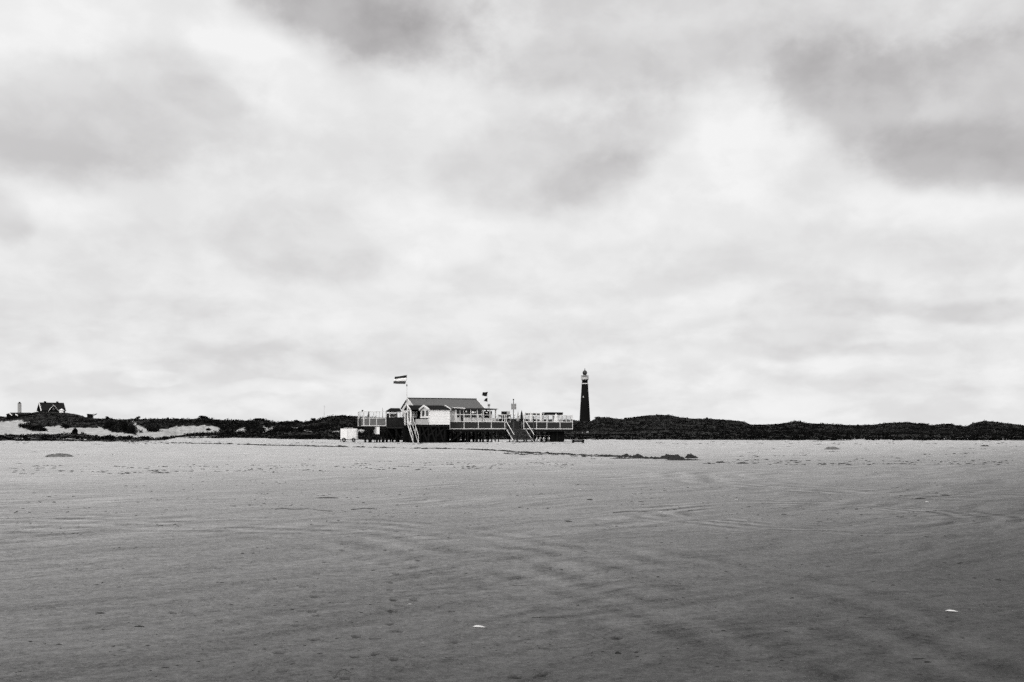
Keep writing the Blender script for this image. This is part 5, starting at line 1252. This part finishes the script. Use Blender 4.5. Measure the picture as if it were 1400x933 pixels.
def scraps(name, pts, sizes, m, label, seed, flat=.35, st=1.0):
    """many small irregular clods, one object (nobody could count them)."""
    g = np.random.default_rng(seed); Vs = []; Fs = []; o = 0
    ico = [(0, 0, 1), (.9, 0, .3), (.3, .85, .3), (-.75, .5, .3), (-.75, -.5, .3), (.3, -.85, .3), (.75, .5, -.3), (-.3, .85, -.3), (-.9, 0, -.3), (-.3, -.85, -.3), (.75, -.5, -.3), (0, 0, -1)]
    tri = [(0, 1, 2), (0, 2, 3), (0, 3, 4), (0, 4, 5), (0, 5, 1), (1, 6, 2), (2, 7, 3), (3, 8, 4), (4, 9, 5), (5, 10, 1), (6, 7, 2), (7, 8, 3), (8, 9, 4), (9, 10, 5), (10, 6, 1), (11, 7, 6), (11, 8, 7), (11, 9, 8), (11, 10, 9), (11, 6, 10)]
    I = np.array(ico); T = np.array(tri)
    P = np.array(pts); zb = beach_height(P[:, 0], P[:, 1])
    for (x, y), s, z in zip(P, sizes, zb):
        j = I * g.uniform(.55, 1.35, (12, 1)); a = g.uniform(0, 6.28); sx = s * g.uniform(.7, 1.4) * st
        X = j[:, 0] * sx; Y = j[:, 1] * s * .8
        Vs.append(np.stack([x + X, y + Y, z + j[:, 2] * s * flat], -1)); Fs.append(T + o); o += 12
    ob = np_mesh(name, np.concatenate(Vs), np.concatenate(Fs), m, False)
    return tag(ob, label, 'tide wrack', kind='stuff')
# the wrack line, from the far left along to the heaps
path = [(140, 604.2), (200, 604.6), (262, 606.3), (330, 607.8), (360, 608.8), (420, 610), (480, 611.2), (560, 613), (640, 614.2), (680, 616.5), (720, 619), (780, 621.5), (830, 623.5), (890, 627), (925, 627.5)]
pts = []; sz = []
for i in range(2600):
    q = rng.uniform(0, len(path) - 1.001); k_ = int(q); f_ = q - k_
    px = path[k_][0] * (1 - f_) + path[k_ + 1][0] * f_; py = path[k_][1] * (1 - f_) + path[k_ + 1][1] * f_
    if fbm(np.array([px * .05]), np.array([3.0]), 5, 3)[0] < .42 and rng.uniform() < .75: continue
    py += rng.normal() * .28
    x, y, _ = ground_at(px + rng.normal() * 2, max(py, 596)); pts.append((x, y)); sz.append(abs(rng.normal()) * .10 + .04)
for i in range(160):     # thicker second strand near the heaps
    px = rng.uniform(690, 900); py = 619.5 + (px - 690) / 210 * 6.5 + rng.normal() * .8
    x, y, _ = ground_at(px, py); pts.append((x, y)); sz.append(abs(rng.normal()) * .09 + .03)
scraps('wrack_line', pts, sz, WEED, 'thin dark line of dried seaweed winding across the pale sand', 2)
# looser scraps in two dashed rows and strewn over the flat
pts = []; sz = []
def strew(n, px0, px1, py0, py1, s0, s1, clump=True):
    for i in range(n):
        px = rng.uniform(px0, px1); py = rng.uniform(py0, py1)
        x, y, _ = ground_at(px, py)
        m_ = 1 if not clump else rng.integers(1, 5)
        for q in range(m_):
            pts.append((x + rng.normal() * .25 * (clump), y + rng.normal() * .12 * clump)); sz.append(rng.uniform(s0, s1))
strew(45, 20, 260, 636, 648, .05, .10); strew(40, 260, 480, 634, 646, .04, .09); strew(60, 480, 780, 632, 643, .04, .09); strew(80, 960, 1400, 629, 636, .05, .12); strew(40, 1000, 1400, 606, 628, .05, .14)
strew(40, 0, 900, 608, 634, .04, .10); strew(50, 0, 1400, 650, 700, .025, .05); strew(55, 0, 1400, 700, 800, .012, .028); strew(60, 0, 1400, 800, 933, .007, .018); strew(170, 0, 1400, 603.5, 608, .08, .22); strew(150, 0, 1400, 640, 720, .015, .04); strew(160, 0, 1400, 720, 933, .004, .011)
scraps('beach_debris', pts, sz, WEED, 'small scattered scraps of dark weed and grit on the sand', 6, .3)

# individual pieces close enough to point at
def scrap_thing(px, py, w_px, h_px, m, name, label, cat, seed, group=None, flat=.5):
    x, y, _ = ground_at(px, py); s_ = y / F
    w_ = w_px * s_ / 2; g = np.random.default_rng(seed)
    n, k_ = 14, 6; vs = []
    hgt = max(h_px * s_ * flat, .008)
    for j in range(k_):
        t = j / (k_ - 1) * math.pi / 2
        for i in range(n):
            a = 2 * math.pi * i / n; r_ = math.cos(t) * (1 + .35 * math.sin(2 * a + seed) + g.uniform(-.2, .2))
            vs.append((w_ * r_ * math.cos(a), w_ * .6 * r_ * math.sin(a), hgt * math.sin(t) * g.uniform(.8, 1.15)))
    fs = [(j * n + i, j * n + (i + 1) % n, (j + 1) * n + (i + 1) % n, (j + 1) * n + i) for j in range(k_ - 1) for i in range(n)] + [tuple(range(n - 1, -1, -1)), tuple(range((k_ - 1) * n, k_ * n))]
    mb = MB().add(vs, fs); o = mb.build(name, m, None, True); o.location = (x, y, bh(x, y) - .004); return tag(o, label, cat, group)
SC = 'pieces of seaweed on the near sand'
for i, (px, py, w_, h_, lab) in enumerate([
    (190, 856, 13, 4, 'pointed dark seaweed piece near the left bottom of the damp sand'), (138, 840, 16, 3, 'flat dark seaweed strip left of the pointed piece'),
    (845, 894, 11, 7, 'round black seaweed clump in the front right of the middle'), (870, 893, 8, 4, 'smaller seaweed clump right beside the round black clump'),
    (1268, 904, 11, 4, 'dark seaweed piece at the bottom right of the damp sand'), (1256, 899, 18, 2.5, 'flat seaweed strip just behind the bottom right piece'),
    (448, 681.5, 26, 2.5, 'long dark seaweed streak in the left middle distance'), (708, 928, 12, 4, 'dark seaweed piece at the very bottom of the picture'),
    (776, 712.5, 12, 2.5, 'small flat seaweed piece in the middle of the flat'), (806, 684, 12, 2.5, 'small dark seaweed piece beyond the flat middle'),
    (1083, 818.5, 7, 3.5, 'tiny black seaweed piece on the right half of the damp sand'), (1110, 861, 7, 3, 'tiny black seaweed piece nearer than its neighbour on the right'),
    (1364, 792, 8, 3, 'small dark seaweed piece close to the right edge'), (1203, 883.5, 6, 2.5, 'tiny seaweed piece left of the bottom right strip'),
    (349, 882, 7, 2.5, 'small dark seaweed piece below the left footprints'), (1292, 676.5, 16, 2.2, 'thin dark seaweed strip near the right edge in the middle distance'),
    (1258, 681.5, 17, 2.2, 'thin dark seaweed strip left of its twin in the right middle distance'), (226, 913, 10, 3, 'dark seaweed piece at the bottom left')]):
    scrap_thing(px, py, w_, h_, WEED, 'seaweed_piece', lab, 'seaweed', 40 + i, SC)
# shells: a shallow ribbed valve
def shell(px, py, w_px, label, rz, name='shell', h=.22, asp=.55):
    x, y, _ = ground_at(px, py); s_ = y / F; w_ = w_px * s_ / 2
    n, k_ = 26, 7; vs = []
    for j in range(k_):
        t = j / (k_ - 1)
        for i in range(n):
            a = 2 * math.pi * i / n; rr_ = (1 - t) * (1 + .05 * math.cos(a * 9))
            vs.append((w_ * rr_ * math.cos(a) - w_ * .25 * t, w_ * asp * rr_ * math.sin(a), w_ * h * (1 - (1 - t) ** 2) + .002))
    fs = [(j * n + i, j * n + (i + 1) % n, (j + 1) * n + (i + 1) % n, (j + 1) * n + i) for j in range(k_ - 1) for i in range(n)] + [tuple(range(n - 1, -1, -1)), tuple(range((k_ - 1) * n, k_ * n))]
    o = MB().add(vs, fs).build(name, SHELL, None, True); o.location = (x, y, bh(x, y)); o.rotation_euler = (R(-8), R(3), rz); tag(o, label, 'shell', 'white shells on the sand')
shell(655, 858.5, 18, 'long white razor shell lying in the front middle of the damp sand', R(4), 'razor_shell', .28, .32)
shell(1301, 834.8, 17, 'large white shell at the right of the damp sand', R(-5), 'shell', .25, .6)
shell(1007, 683.6, 7, 'white shell right of centre in the middle distance', .3); shell(903, 699.5, 7, 'small white shell beside a line of weed right of centre', .2)
shell(1268, 686.5, 8, 'small white shell below the thin weed strips near the right edge', .1); shell(627, 739.5, 5, 'tiny white shell on the plain sand in the middle', .5)
shell(793, 670.5, 7, 'tiny white shell farthest away in the middle', .1); shell(560, 827, 8, 'dull white shell fragment among the footprints', .4, 'shell_fragment', .15)
shell(1029, 637.5, 5, 'tiny pale shell in the far pale sand right of the largest heap', .4)
# driftwood sticks and a bent stem
def stick(pts_px, r_, label, m=DRIFT, name='driftwood_stick', lift=0):
    r_ = r_ * .5; P = [ground_at(*p) for p in pts_px]; c = P[len(P) // 2]
    n = len(P); mb = MB()
    Q = [(p[0], p[1], bh(p[0], p[1]) + r_ * .6 + lift * math.sin(math.pi * i / (n - 1))) for i, p in enumerate(P)]
    for i in range(n - 1): mb.tube(Q[i], Q[i + 1], r_ * (1 - .5 * i / n), r_ * (1 - .5 * (i + 1) / n), 7)
    lone(mb, name, m, label, 'driftwood' if name != 'dry_stem' else 'stem', c, group='sticks on the sand')
stick([(727, 846.3), (742, 845.2), (758, 845.5), (775, 847.5)], .008, 'thin bent driftwood stick on the damp sand right of the razor shell')
stick([(457, 929), (463, 924.5), (471, 921.8), (480, 921.6)], .006, 'curved dry stem at the bottom near the footprints', DRIFT, 'dry_stem', .03)
stick([(376, 697.5), (388, 696.6), (402, 697.2), (420, 696.3), (437, 697.6), (455, 698.2)], .016, 'long thin driftwood stick in the left middle distance')
stick([(480, 696.5), (495, 695.2), (512, 695.8)], .02, 'short driftwood stick right of the long thin one')
stick([(838, 700.6), (855, 699.2), (872, 699.6), (885, 698.8)], .015, 'thin driftwood stick beside the small white shell')
stick([(946, 846.8), (962, 846.5), (978, 847.2)], .006, 'thin dark stick in the right front of the damp sand')
stick([(696, 801.2), (708, 801.6), (720, 801.4)], .006, 'short thin stick above the razor shell')
stick([(1175, 845.4), (1188, 845.0), (1197, 845.3)], .006, 'short thin stick left of the large white shell')
